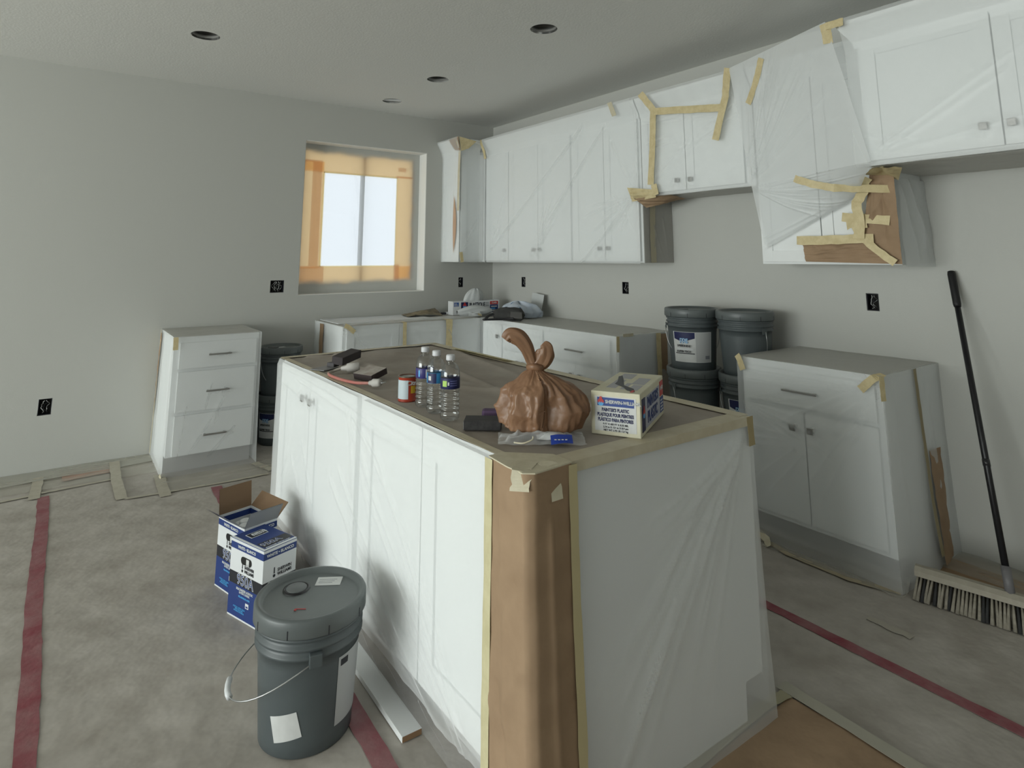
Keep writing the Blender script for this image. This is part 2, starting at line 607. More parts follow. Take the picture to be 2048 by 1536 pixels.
def window_film_mat():
    """milky film whose rim carries overspray of the wall paint"""
    m = film_mat('window_masking_film', 0.55, col=(0.86, 0.89, 0.92), rough=0.4, trans=0.75, edge=0.25)
    nt = m.node_tree
    out = nt.nodes['Material Output']
    src = out.inputs[0].links[0].from_socket
    tc = nt.nodes.new('ShaderNodeTexCoord')
    sp = nt.nodes.new('ShaderNodeSeparateXYZ')
    nt.links.new(tc.outputs['Object'], sp.inputs[0])
    W_, H_ = WX1 - WX0, WZ1 - WZ0
    nz = nt.nodes.new('ShaderNodeTexNoise')
    nz.inputs['Scale'].default_value = 7
    nt.links.new(tc.outputs['Object'], nz.inputs['Vector'])

    def math_(op, a, b):
        n = nt.nodes.new('ShaderNodeMath'); n.operation = op
        for i, q in enumerate((a, b)):
            if isinstance(q, (int, float)):
                n.inputs[i].default_value = q
            else:
                nt.links.new(q, n.inputs[i])
        return n.outputs[0]
    dl = sp.outputs['X']
    dr = math_('SUBTRACT', W_, sp.outputs['X'])
    db = sp.outputs['Z']
    dt = math_('SUBTRACT', H_, sp.outputs['Z'])
    d = math_('MINIMUM', math_('MINIMUM', math_('ADD', dl, .05), dr), math_('MINIMUM', math_('SUBTRACT', db, .035), dt))
    d = math_('ADD', d, math_('MULTIPLY', math_('SUBTRACT', nz.outputs['Fac'], .5), .07))
    mr = nt.nodes.new('ShaderNodeMapRange')
    mr.interpolation_type = 'SMOOTHSTEP'
    mr.inputs[1].default_value = 0.035; mr.inputs[2].default_value = 0.105
    mr.inputs[3].default_value = 1.0; mr.inputs[4].default_value = 0.0
    nt.links.new(d, mr.inputs[0])
    pa = nt.nodes.new('ShaderNodeBsdfDiffuse')
    pa.inputs[0].default_value = (0.54, 0.545, 0.515, 1)
    mx = nt.nodes.new('ShaderNodeMixShader')
    nt.links.new(mr.outputs[0], mx.inputs[0])
    nt.links.new(src, mx.inputs[1])
    nt.links.new(pa.outputs[0], mx.inputs[2])
    nt.links.new(mx.outputs[0], out.inputs[0])
    return m


W_, H_ = WX1 - WX0, WZ1 - WZ0
fl = [(.50, .16, .56, .60, .006, .012, .010), (.52, .62, .56, 1.15, .006, .02, .008), (.20, .30, .45, .24, .01, .02, .002), (.22, .60, .5, .64, .01, .02, .002), (.15, .2, .18, .9, .008, .02, .003)]
m_ = MB()
m_.grid(surf(bil((WX0, .150, WZ1), (WX1, .150, WZ1), (WX1, .150, WZ0), (WX0, .150, WZ0)), 110, 120, W_, H_, fl, noise=.0008, nscale=5, sign=-1), window_film_mat())
m_.build('plastic_film', win, fix=False, world=True)
RET = M('white_window_return', (0.80, 0.81, 0.79), 0.6)
for q in ((WX1 - .004, WX1, .004, .149, WZ0, WZ1), (WX0, WX0 + .004, .004, .149, WZ0, WZ1), (WX0, WX1, .004, .149, WZ1 - .004, WZ1), (WX0, WX1, .004, .149, WZ0, WZ0 + .004)):
    m_ = MB(); m_.box(*q, RET); m_.build('window_return', win, world=True)
# patio door on the left wall and rear window added for fill, both unseen
for nm, ax, a0, a1, z0, z1, c in (('door_1', 'x', -6.6, -0.8, .05, 2.45, XL - .075), ('fill_window', 'y', -6.1, -4.3, .85, 2.2, YF - .075)):
    e = bpy.data.objects.new(nm, None); link(e); e['kind'] = 'structure'
    e.location = (c, a0, z0) if ax == 'x' else (a0, c, z0)
    mid = (a0 + a1) / 2
    for q in ((a0, a0 + .06, z0, z1), (a1 - .06, a1, z0, z1), (mid - .04, mid + .04, z0, z1), (a0, a1, z0, z0 + .06), (a0, a1, z1 - .06, z1)):
        m_ = MB()
        if ax == 'x':
            m_.box(c - .03, c + .03, q[0], q[1], q[2], q[3], VINYL)
        else:
            m_.box(q[0], q[1], c - .03, c + .03, q[2], q[3], VINYL)
        m_.build('frame_bar', e, world=True)


# ------------------------------------------------------------------ electrical boxes in the walls
def electrical_box(x, z, w, h, place, on_x=False):
    loc = (0, x, z) if on_x else (x, 0, z)
    t = thing('electrical_box', place, 'outlet box', loc, R(-90) if on_x else 0, 'uncovered electrical boxes')
    w2, h2 = w / 2 - .0015, h / 2 - .0015
    m_ = MB(); m_.box(-w2, w2, .048, .052, -h2, h2, DARK)
    for a in ((-w2, -w2 + .003, -h2, h2), (w2 - .003, w2, -h2, h2), (-w2, w2, -h2, -h2 + .003), (-w2, w2, h2 - .003, h2)):
        m_.box(a[0], a[1], .002, .05, a[2], a[3], BLKP)
    m_.build('box_shell', t)
    r = random.Random(int(abs(x) * 100))
    for k in range(5 if w > .1 else 3):
        cx = -w2 + .016 + (2 * w2 - .032) * (k + .5) / (5 if w > .1 else 3)
        pts = [(cx + r.uniform(-.006, .006) + .007 * sin(j * .9 + k), .012 + .010 * cos(j * 1.1), -h2 * .8 + h2 * 1.6 * j / 9) for j in range(10)]
        MB().tube(pts, .0016, [PAPERW, BLKP, WIRE][k % 3] if w < .1 else [WIRE, PAPERW][k % 2], 6).build('wire', t)
    return t


for (x, z, w, h), lb in zip(OUT_Y, ['wide uncovered electrical box full of wires left of the window', 'uncovered electrical box low on the left part of the wall', 'narrow uncovered electrical box under the corner cabinet beside the window']):
    electrical_box(x, z, w, h, lb)
for (y, z, w, h), lb in zip(OUT_X, ['uncovered electrical box above the counter, beside the room corner', 'uncovered electrical box above the middle of the right base run', 'uncovered electrical box above the base cabinet beside the broom']):
    electrical_box(y, z, w, h, lb, True)


# ------------------------------------------------------------------ cabinets
def shaker(mb, x0, x1, z0, z1, y=0.0, th=.019, rail=.062, mat=WHITE):
    mb.box(x0 + rail - .004, x1 - rail + .004, y - th + .008, y, z0 + rail - .004, z1 - rail + .004, mat)
    for a in ((x0, x0 + rail, z0, z1), (x1 - rail, x1, z0, z1), (x0 + rail, x1 - rail, z0, z0 + rail), (x0 + rail, x1 - rail, z1 - rail, z1)):
        mb.box(a[0], a[1], y - th, y, a[2], a[3], mat, bev=.0012)
    return mb


def knob(parent, x, z, y=-.019, s=.015):
    m_ = MB()
    m_.box(x - .005, x + .005, y - .016, y, z - .005, z + .005, NICKEL)
    m_.box(x - s, x + s, y - .026, y - .015, z - s, z + s, NICKEL, bev=.002)
    return m_.build('knob', parent)


def pull(parent, x, z, ln, y=-.019):
    m_ = MB()
    m_.box(x - ln / 2, x + ln / 2, y - .030, y - .021, z - .0055, z + .0055, NICKEL, bev=.0015)
    for s in (-1, 1):
        m_.box(x + s * (ln / 2 - .012) - .005, x + s * (ln / 2 - .012) + .005, y - .023, y, z - .005, z + .005, NICKEL)
    return m_.build('pull', parent)


def cabinet(name, label, W, D, z0, z1, loc, rotz, fronts, toe=.114, toe_in=.075, group=None, right_toe=True):
    """local frame: front faces -y, x runs right, origin at the front left foot"""
    t = thing(name, label, 'cabinet', loc, rotz, group)
    m_ = MB()
    if toe:
        m_.box(0, W, 0, D - .002, toe, z1 - z0, WHITE)
        m_.box(.0, W, toe_in, D - .002, 0, toe, WHITE)
        m_.build('body', t)
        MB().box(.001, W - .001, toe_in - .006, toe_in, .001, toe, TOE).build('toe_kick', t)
    else:
        m_.box(0, W, 0, D - .002, 0, z1 - z0, WHITE)
        m_.build('body', t)
    for f in fronts:
        if f[0] == 'door':
            _, x0, x1, a, b, kx, kz = f
            d = shaker(MB(), x0, x1, a - z0, b - z0).build('door', t)
            if kx is not None:
                knob(d, kx, kz - z0)
        elif f[0] == 'drawer':
            _, x0, x1, a, b, px, pz, pl = f
            d = MB().box(x0, x1, -.019, 0, a - z0, b - z0, WHITE, bev=.0015).build('drawer', t)
            if px is not None:
                pull(d, px, pz - z0, pl)
    return t


def base_film(t, W, D, Hc, ff=(), fs_l=(), fs_r=(), ft=(), left=True, right=True, flare=.02, nz=.0012, name='plastic_film', dens=130, off=.036):
    """thin film wrapped over a base cabinet: front, sides, top; fold coordinates in metres from the top left of each face"""
    m_ = MB()
    y0 = -off
    nu, nv = max(20, int(W * dens)), int(Hc * dens)
    m_.grid(surf(lambda U, V: (-.010 - flare * V ** 2 + U * (W + .020 + 2 * flare * V ** 2), y0 - flare * V ** 2 + .010 * np.clip(1 - V / .06, 0, 1), Hc + .005 - V * (Hc + .003)), nu, nv, W, Hc, ff, noise=nz, nscale=4, sign=-1), FILM)
    ns = max(16, int(D * 60))
    if left:
        m_.grid(surf(lambda U, V: (-.010 - flare * V ** 2 + 0 * U, D - .002 + U * (y0 - flare * V ** 2 - D), Hc + .005 - V * (Hc + .003)), ns, nv // 2, D, Hc, fs_l, noise=nz, nscale=4, sign=-1), FILM)
    if right:
        m_.grid(surf(lambda U, V: (W + .010 + flare * V ** 2 + 0 * U, (y0 - flare * V ** 2) + U * (D - .002 - y0 + flare * V ** 2), Hc + .005 - V * (Hc + .003)), ns, nv // 2, D, Hc, fs_r, noise=nz, nscale=4, sign=-1), FILM)
    m_.build(name, t, fix=False)
    m_ = MB()
    m_.grid(surf(lambda U, V: (-.008 + U * (W + .016), D - .002 + V * (y0 + .010 - D), Hc + .0065 + 0 * U), max(30, int(W * 60)), 40, W, D, ft, noise=.0015, nscale=5, sign=-1), FILM_TOP)
    m_.build('plastic_film_top', t, fix=False)


# --- drawer cabinet beside the window wall's bare stretch
T = .876
W = .542
ff = [(.24, .30, .20, .52, .006, .010, .005), (.32, .34, .26, .62, .006, .012, .005), (.33, .40, .10, .80, .006, .014, .005), (.40, .60, .22, .80, .005, .010, .006), (.10, .42, .06, .85, .01, .02, .004),
      ('b', .284, .122, .09, .018, .006), ('b', .284, .36, .09, .018, .006), ('b', .284, .642, .09, .018, .006), (.0, .05, .05, .80, .01, .02, .004)]
t = cabinet('drawer_cabinet', 'narrow white three-drawer base cabinet wrapped in plastic against the window wall', W, .588, 0, T, (-2.968, -.588, 0), 0,
            [('drawer', .035, W - .018, .670, .838, .284, .754, .145), ('drawer', .035, W - .018, .392, .648, .284, .516, .145), ('drawer', .035, W - .018, .120, .370, .284, .235, .145)])
base_film(t, W, .588, T, ff, fs_l=[(.15, .02, .20, .8, .01, .02, .004), (.5, .05, .52, .8, .008, .02, .004)], ft=[(.05, .1, .5, .3, .01, .02, .004), (.1, .45, .52, .2, .01, .02, .004), (.3, .5, .54, .45, .01, .01, .003)], flare=.010)
tape(t, [(-2.965, -.626, .882), (-2.963, -.632, .80)], .030, (0, -1, 0), TAPE)
tape(t, [(-2.982, -.03, .880), (-2.984, -.03, .45), (-2.990, -.03, .02)], .030, (-1, 0, 0), TAPE_P)
MB().grid(surf(bil((-2.985, -.045, .86), (-2.985, -.10, .86), (-2.992, -.06, .30), (-2.992, -.045, .30)), 6, 30, .06, .5, noise=.002, nscale=14), KRAFT).build('brown_paper_strip', t, fix=False, world=True)
tape(t, [(-2.995, -.60, .012), (-3.0, -.66, .004), (-2.96, -.675, .004)], .035, [(-1, 0, .3), (-.5, -.5, .6), (0, -.3, 1)], TAPE_P)

# --- base run under the window
W = 1.818 - .56
t = cabinet('sink_base_run', 'long white base run under the window, covered in plastic with white board on top', 1.270, .618, 0, T, (-1.818, -.618, 0), 0,
            [('door', .03, .47, .14, .855, None, None), ('door', .475, .915, .14, .855, None, None)])
base_film(t, 1.225, .618, T, [(.1, .05, .5, .5, .01, .02, .004), (.6, .1, 1.1, .6, .01, .02, .003), (.9, .05, 1.2, .5, .008, .02, .004)], right=False, dens=70, fs_l=[(.3, .0, .34, .8, .01, .02, .004)])
tape(t, [(-1.815, -.655, .890), (-1.79, -.657, .880), (-1.735, -.659, .835)], .036, (0, -1, .15))
tape(t, [(-1.306, -.57, .886), (-1.306, -.656, .884), (-1.306, -.659, .66)], .032, [(0, 0, 1), (0, -.7, .7), (0, -1, 0)])
tape(t, [(-.890, -.57, .886), (-.890, -.656, .884), (-.890, -.659, .60)], .060, [(0, 0, 1), (0, -.7, .7), (0, -1, 0)], jag=.003)
MB().grid(surf(bil((-1.834, -.150, .868), (-1.834, -.235, .868), (-1.842, -.245, .05), (-1.842, -.160, .05)), 8, 30, .09, .8, noise=.0015, nscale=9), KRAFT).build('brown_paper_strip', t, fix=False, world=True)
MB().box(-1.795, -.95, -.46, -.03, .8835, .8885, WCARD).build('white_board', t, world=True)
MB().grid(surf(bil((-1.78, -.50, .889), (-.62, -.42, .890), (-.60, -.63, .891), (-1.80, -.64, .889)), 70, 24, 1.2, .2, [(.2, .1, 1.1, .05, .01, .02, .008), (.5, .16, 1.1, .12, .01, .02, .008)], noise=.003, nscale=6), FILM).build('loose_film', t, fix=False, world=True)

# --- base run on the right wall (front faces -x; local x runs towards -y)
RW = R(-90)
X3 = -.527


def ry(y, y0):                                           # world y -> local x of a right-wall cabinet starting at y0
    return y0 - y


y0 = -.640
L3 = 2.302 - .640
fr = [('door', .02, .305, .14, .845, ry(-.905, y0), .747),
      ('drawer', .325, .86, .665, .845, ry(-1.212, y0), .747, .165), ('door', .325, .59, .14, .645, ry(-1.195, y0), .568), ('door', .595, .86, .14, .645, ry(-1.27, y0), .568),
      ('drawer', .885, 1.595, .665, .845, ry(-1.886, y0), .742, .19), ('door', .885, 1.238, .14, .645, ry(-1.846, y0), .568), ('door', 1.243, 1.595, .14, .645, ry(-1.938, y0), .568)]
t = cabinet('base_cabinet_run', 'white base run of drawers and doors left of the stacked grey buckets', L3, .527, 0, T, (X3, y0, 0), RW, fr)
ff = fan(.02, .0, 12, 40, 5, .5, 1.0, .006, .005, 3) + fan(1.0, .0, 150, 172, 4, .4, .9, .006, .005, 4) + [(.1, .02, 1.3, .12, .006, .012, .006), (.2, .06, 1.2, .20, .006, .014, .005), ('b', .572, .13, .1, .02, .008), ('b', 1.246, .134, .11, .02, .008), ('b', .265, .13, .03, .03, .008)]
base_film(t, L3, .527, T, ff, left=False, dens=75, fs_r=[(.1, .0, .14, .8, .01, .02, .003)])
tape(t, [(-.50, -2.318, .884), (-.40, -2.318, .884)], .02, (0, -1, 0), TAPE_P)
tape(t, [(-.549, -2.318, .882), (-.552, -2.320, .78)], .028, (0, -1, 0), TAPE)
tape(t, [(-.145, -2.318, .878), (-.150, -2.325, .45), (-.150, -2.33, .05)], .045, (0, -1, 0), TAPE, jag=.003)
MB().grid(surf(bil((-.12, -2.3145, .87), (-.05, -2.3145, .87), (-.05, -2.3145, .1), (-.12, -2.3145, .1)), 5, 20, .1, .7, noise=.002), KRAFT).build('brown_paper_strip', t, fix=False, world=True)

# --- right base cabinet by the broom
y0 = -3.290
W = 4.003 - 3.290
fr = [('drawer', .022, W - .030, .672, .842, ry(-3.622, y0), .749, .175), ('door', .022, .337, .140, .650, ry(-3.576, y0), .576), ('door', .343, W - .030, .140, .650, ry(-3.667, y0), .576)]
t = cabinet('base_cabinet', 'white base cabinet with one drawer and two doors, wrapped in plastic beside the broom', W, .588, 0, T, (-.588, y0, 0), RW, fr)
ff = fan(W - .01, .02, 150, 205, 9, .25, .72, .006, .006, 5) + fan(.0, .22, -18, 28, 7, .25, .6, .006, .006, 6) + fan(W, .05, 120, 150, 5, .3, .7, .006, .005, 8) + \
    [(.0, .06, .7, .06, .008, .010, .006), (.02, .11, .68, .08, .006, .010, .006), (.0, .33, .30, .36, .008, .012, .007), (.0, .40, .28, .37, .006, .012, .007), (.0, .44, .30, .40, .006, .012, .005), (.30, .40, .05, .62, .006, .012, .005), (.34, .42, .12, .68, .006, .012, .005),
     ('b', .332, .127, .10, .02, .007), ('b', .287, .30, .03, .03, .008), ('b', .377, .30, .03, .03, .008), (.05, .82, .68, .84, .01, .02, .006)]
base_film(t, W, .588, T, ff, fs_r=[(.1, .0, .12, .8, .01, .02, .003), (.42, .05, .47, .8, .012, .03, .006)], dens=150, left=True, flare=.018)
tape(t, [(-.628, -3.285, .888), (-.632, -3.300, .87), (-.636, -3.322, .815)], .034, (-1, 0, .1))
tape(t, [(-.59, -4.010, .886), (-.632, -3.985, .870), (-.636, -3.925, .812)], .036, [(-.3, 0, 1), (-1, 0, .2), (-1, 0, 0)])
tape(t, [(-.622, -4.0145, .882), (-.622, -4.0155, .775)], .030, (-.3, -1, 0))
tape(t, [(-.285, -4.016, .880), (-.268, -4.020, .6), (-.272, -4.034, .3), (-.25, -4.046, .06)], .030, (0, -1, 0), M('dull_tape', (.30, .25, .14), .6), jag=.002)
MB().grid(surf(bil((-.22, -4.020, .50), (-.10, -4.020, .50), (-.10, -4.032, .02), (-.24, -4.05, .02)), 10, 26, .12, .5, noise=.003, nscale=12), KRAFT).build('brown_paper_strip', t, fix=False, world=True)

# ------------------------------------------------------------------ island
IX0, IX1, IY0, IY1 = -2.640, -1.720, -4.070, -1.905      # outer faces
t = thing('kitchen_island', 'large white kitchen island under plastic film, its near corner wrapped in brown paper', 'island', (IX0, IY1, 0), RW)
IL, ID = IY1 - IY0, IX1 - IX0                            # local x runs along -y, local y along +x
m_ = MB()
m_.box(0, IL, .019, ID, .114, T, WHITE)
m_.box(.02, IL, .095, ID - .085, 0, .114, WHITE)
m_.build('body', t)
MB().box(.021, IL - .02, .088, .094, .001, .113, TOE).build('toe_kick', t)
MB().box(IL - .002, IL + .004, .0, ID, .114, T - .002, WHITE).box(IL - .002, IL + .004, .09, ID - .09, .0, .114, WHITE).build('end_panel', t)
for x0, x1, k in ((.03, .487, .44), (.493, 1.05, .547), (1.115, 1.594, None), (1.600, 2.12, None)):
    d = shaker(MB(), x0, x1, .13, .862, y=.019, rail=.085).build('door', t)
    if k:
        knob(d, k, .755, y=0)
# film: long left face, short end face, and their folds
ff = fan(1.95, .80, 190, 232, 12, .5, 1.3, .008, .006, 11) + fan(.05, .70, -60, -10, 6, .3, .7, .008, .004, 12) + fan(1.0, .05, 20, 70, 5, .4, .8, .008, .004, 15) + \
    [(.02, .02, 2.0, .06, .006, .012, .006), (.3, .05, 1.7, .11, .006, .014, .006), (.75, .03, 1.9, .12, .006, .012, .006), (.0, .09, .9, .14, .01, .016, .006),
     (.9, .30, 1.9, .86, .008, .018, .007), (.8, .35, 1.75, .88, .008, .02, .006), (1.2, .50, 2.0, .87, .006, .016, .007), (1.4, .45, 2.02, .80, .006, .014, .006), (.3, .4, .8, .85, .01, .02, .005), (.45, .3, .9, .85, .01, .02, .005),
     (1.05, .06, 1.10, .84, .02, .03, .004), ('b', .44, .121, .035, .03, .010), ('b', .547, .121, .035, .03, .010)]
m_ = MB()
m_.grid(surf(lambda U, V: (-.006 + U * (IL + .010), -.016 + .012 * np.clip(1 - V / .035, 0, 1) + 0 * U, T + .002 - V * .766), 270, 110, IL, .766, ff, noise=.0012, nscale=3, sign=-1), FILM)
MB().grid(surf(lambda U, V: (-.006 + U * (IL + .010), -.014 + .020 * V + 0 * U, .110 - V * .107), 180, 14, IL, .11, [(.3 + .22 * k, .0, .42 + .25 * k, .11, .006, .012, .006) for k in range(8)], noise=.002, nscale=9, sign=-1), FILM_T).build('toe_film', t, fix=False)
fe = fan(.88, .03, 112, 152, 9, .5, .95, .007, .005, 21) + fan(.80, .10, 120, 165, 5, .2, .5, .006, .004, 24) + \
    [(.84, .10, .22, .78, .008, .018, .008), (.80, .12, .30, .82, .006, .016, .007), (.70, .22, .18, .84, .006, .014, .007), (.66, .16, .34, .52, .006, .012, .006), (.86, .07, .40, .30, .006, .012, .005), (.52, .40, .20, .86, .008, .018, .006)]
m_.grid(surf(lambda U, V: (IL + .014 + .030 * V ** 2, -.012 + U * (ID + .018), T + .002 - V * (T + .000)), 110, 105, ID, T, fe, noise=.0012, nscale=3, sign=-1), FILM)
m_.grid(surf(lambda U, V: (-.010 - .02 * V ** 2, ID + .01 - U * (ID + .02), T + .002 - V * (T + .000)), 50, 50, ID, T, (), noise=.001, nscale=3, sign=-1), FILM)
m_.grid(surf(lambda U, V: (IL + .004 - U * (IL + .010), ID + .012 + .02 * V, T + .002 - V * (T + .000)), 90, 40, IL, T, (), noise=.001, nscale=3, sign=-1), FILM)
m_.build('plastic_film', t, fix=False)
# paper on top, buckled, with tape along every edge
tf = [(.1, .25, .75, .30, .01, .03, .014), (.5, .2, 1.3, .5, .01, .03, .011), (.6, .6, 1.7, .4, .01, .03, .011), (.9, .2, 1.9, .75, .01, .03, .011), (1.2, .8, 2.0, .5, .01, .03, .010), (.3, .85, 1.2, .72, .01, .03, .011), (.05, .1, .3, .6, .02, .05, .012), ('b', .25, .55, .18, .10, .014), ('b', .45, .80, .12, .05, .012)]
MB().grid(surf(bil((.0, .0, T + .003), (IL, .0, T + .003), (IL, ID, T + .003), (.0, ID, T + .003)), 170, 80, IL, ID, tf, noise=.0016, nscale=4, sign=1), TOP_PAPER).build('top_paper', t, fix=False)
EDGE = M('edge_tape', (.58, .53, .40), .6, mott=(.50, .44, .31), scale=12)
for pts, w in (([(IX0 + .012, IY1, T + .0060), (IX0 + .016, -3.0, T + .0060), (IX0 + .012, IY0 + .02, T + .0060)], .030), ([(IX1 - .02, IY1 - .005, T + .010), (IX1 - .022, -3.0, T + .008), (IX1 - .018, IY0, T + .0060)], .055),
               ([(IX0, IY1 - .022, T + .008), (IX1, IY1 - .022, T + .012)], .05)):
    tape(t, pts, w, (0, 0, 1), EDGE, jag=.003)
m_ = MB()
m_.prism([(IY0 - .0185, T - .022), (IY0 - .0175, T - .022), (IY0 - .0172, T + .0045), (IY0 + .046, T + .0052), (IY0 + .046, T + .0058), (IY0 - .0180, T + .0054)], 'x', IX0 + .10, IX1 - .008, EDGE)
m_.build('folded_tape', t, world=True)
tape(t, [(IX1 - .012, IY0 - .018, T + .006), (IX1 - .010, IY0 - .020, T - .085)], .034, (0, -1, 0), M('brown_tape', (.36, .29, .15), .6), jag=.002)
tape(t, [(IX1 - .03, -2.2, T + .014), (IX1 - .03, -2.75, T + .016)], .045, (.2, 0, 1), M('yellow_tape', (.62, .56, .30), .6), jag=.004)
# brown paper wrapped round the near corner
def corner_paper(U, V):
    # u: left edge on the long face -> puffed corner -> right edge on the end face
    px = np.interp(U, [0, .30, .50, .56, .78, 1], [IX0 - .022, IX0 - .034, IX0 - .032, IX0 - .010, IX0 + .045, IX0 + .118])
    py = np.interp(U, [0, .30, .50, .56, .78, 1], [-3.930, -4.020, -4.088, -4.104, -4.099, -4.090])
    return px - .012 * V * (1 - U), py - .030 * V ** 2 * U - .012 * V * (1 - np.abs(U - .5)), (T + .004) - V * (T + .0)
cf = [(.05, .1, .09, .8, .01, .02, .006), (.10, .25, .02, .42, .01, .02, -.006), (.12, .42, .04, .62, .01, .02, .006), (.03, .5, .10, .75, .01, .02, -.006), (.20, .1, .21, .85, .008, .012, .006), (.08, .62, .13, .86, .01, .02, .006)]
MB().grid(surf(corner_paper, 40, 110, .26, T, cf, noise=.0018, nscale=7, sign=-1), KRAFT).build('corner_paper', t, fix=False, world=True)
tape(t, [(IX0 - .0255, -3.925, T), (IX0 - .0285, -3.926, .6), (IX0 - .032, -3.924, .3), (IX0 - .037, -3.928, .012)], .034, (-1, 0, 0), M('cream_tape', (.62, .57, .36), .55, mott=(.55, .5, .3), scale=25), jag=.0015)
tape(t, [(IX0 + .122, -4.094, T), (IX0 + .122, -4.100, .6), (IX0 + .124, -4.112, .3), (IX0 + .122, -4.128, .012)], .028, (0, -1, 0), M('dull_cream_tape', (.52, .45, .26), .55), jag=.0015)
MB().prism([(IX0 - .026, -3.925), (IX0 - .036, -4.02), (IX0 - .035, -4.086), (IX0 - .010, -4.106), (IX0 + .045, -4.101), (IX0 + .122, -4.092), (IX0 + .122, -4.015), (IX0 + .02, -3.92)], 'z', T + .0035, T + .0068, TAPE_P).build('folded_paper_cap', t, world=True)
tape(t, [(IX0 - .012, -4.02, T + .0075), (IX0 + .02, -4.065, T + .0075)], .055, (0, 0, 1), TAPE_P, jag=.004)
tape(t, [(IX0 + .03, -4.03, T + .0085), (IX0 - .03, -4.075, T + .007), (IX0 - .040, -4.085, T - .035)], .05, [(0, 0, 1), (-.5, -.5, .7), (-.8, -.5, 0)], TAPE_P, jag=.004)
tape(t, [(IX0 + .055, -4.04, T + .0080), (IX0 + .06, -4.085, T + .007), (IX0 + .062, -4.1045, T - .070)], .036, [(0, 0, 1), (0, -.7, .7), (0, -1, 0)], TAPE_P, jag=.002)

# ------------------------------------------------------------------ upper cabinets
UB, UT = 1.370, 2.440
CR = 2.543                                               # top of the crown


def crown(t, pts, z0=UT, z1=CR, world=True, name='crown_moulding'):
    """pts: list of (x, y, nx, ny) along the cabinet front; profile flares out upwards"""
    prof = [(0, z0 - .035), (.010, z0 - .030), (.014, z0), (.040, z0 + .045), (.062, z0 + .080), (.066, z1), (0, z1)]
    m_ = MB()
    n = len(prof)
    vs, fs = [], []
    for x, y, nx, ny in pts:
        vs += [(x + nx * d, y + ny * d, z) for d, z in prof]
    for i in range(len(pts) - 1):
        fs += [(i * n + k, i * n + (k + 1) % n, (i + 1) * n + (k + 1) % n, (i + 1) * n + k) for k in range(n)]
    fs += [tuple(range(n)), tuple(reversed(range((len(pts) - 1) * n, len(pts) * n)))]
    m_.add(vs, fs, WHITE)
    return m_.build(name, t, world=world)


UD = .325
UF = -(UD - .019)                                        # body front on the right wall
t = cabinet('corner_upper_cabinet', 'white corner upper cabinet on the window wall, its side panel slit and taped', .276, .306, UB, UT, (-.600, -.306, UB), 0, [('door', .012, .262, UB + .012, UT - .03, None, None)], toe=0)
crown(t, [(-.60, -.003, -1, 0), (-.60, -.306, -1, -1), (-.376, -.306, 0, -1)])
MB().box(-.606, -.600, -.318, -.004, UB, UT, WHITE).build('side_panel', t, world=True)
MB().box(-.334, -.322, -.343, -.310, UB, UT - .03, WHITE).build('filler_strip', t, world=True)

segs = [('white single-door upper cabinet, next to the corner, on the right wall', .345, .735, [(.72, .735, 1)]),
        ('tall white two-door upper cabinet in the middle of the right wall run', .735, 1.615, None),
        ('tall white two-door upper cabinet ending left of the range gap', 1.615, 2.356, None)]
segdoors = [[(.362, .728, .690)], [(.742, 1.169, 1.130), (1.175, 1.600, 1.214)], [(1.630, 1.987, 1.945), (1.993, 2.338, 2.035)]]
for (lb, a, b, _), ds in zip(segs, segdoors):
    fr = [('door', p - a, q - a, UB + .012, UT - .03, k - a, UB + .105) for p, q, k in ds]
    t = cabinet('upper_cabinet', lb, b - a, -UF, UB, UT, (UF, -a, UB), RW, fr, toe=0, group='wall cabinets along the right wall')
    crown(t, [(UF, -a, -1, 0), (UF, -b, -1, 0)])
    if b > 2.3:
        MB().box(UF - .002, -.003, -2.362, -2.356, UB, UT, M('grey_side_panel', (.50, .50, .485), .6, mott=(.44, .44, .43), scale=9)).build('side_panel', t, world=True)  # end panel greyer than the cabinet white
t = cabinet('upper_cabinet', 'short white two-door cabinet above the empty range gap', 3.262 - 2.366, -UF, 1.832, UT, (UF, -2.366, 1.832), RW,
            [('door', .016, .394, 1.852, UT - .03, .335, 1.918), ('door', .400, .832, 1.852, UT - .03, .442, 1.914)], toe=0, group='wall cabinets along the right wall')
crown(t, [(UF, -2.366, -1, 0), (UF, -3.262, -1, 0)])
t = cabinet('upper_cabinet', 'white upper cabinet patched with brown paper and tape, left of the fridge cabinet', 4.018 - 3.272, -UF, UB, UT, (UF, -3.272, UB), RW,
            [('door', .014, .366, UB + .012, UT - .03, None, None), ('door', .372, .732, UB + .012, UT - .03, None, None)], toe=0, group='wall cabinets along the right wall')
crown(t, [(UF, -3.272, -1, 0), (UF, -3.95, -1, 0)])
XF = -.581
t = cabinet('fridge_cabinet', 'deep white two-door cabinet over the empty fridge space, highest at right', 1.07, -XF, 1.832, UT, (XF, -4.022, 1.832), RW,
            [('door', .020, .536, 1.853, 2.420, ry(-4.500, -4.022), 1.938), ('door', .542, 1.05, 1.853, 2.420, ry(-4.596, -4.022), 1.938)], toe=0)
crown(t, [(XF + .25, -4.022, 0, 1), (XF, -4.022, -1, 1), (XF, -5.092, -1, 0)])

# ------------------------------------------------------------------ film over the upper cabinets
s1 = thing('plastic_sheet', 'large clear plastic sheet taped over the white upper cabinets from corner to range gap', 'plastic sheet', (-.36, -1.3, UB))
FX = -.356                                               # hangs this far out over doors and knobs


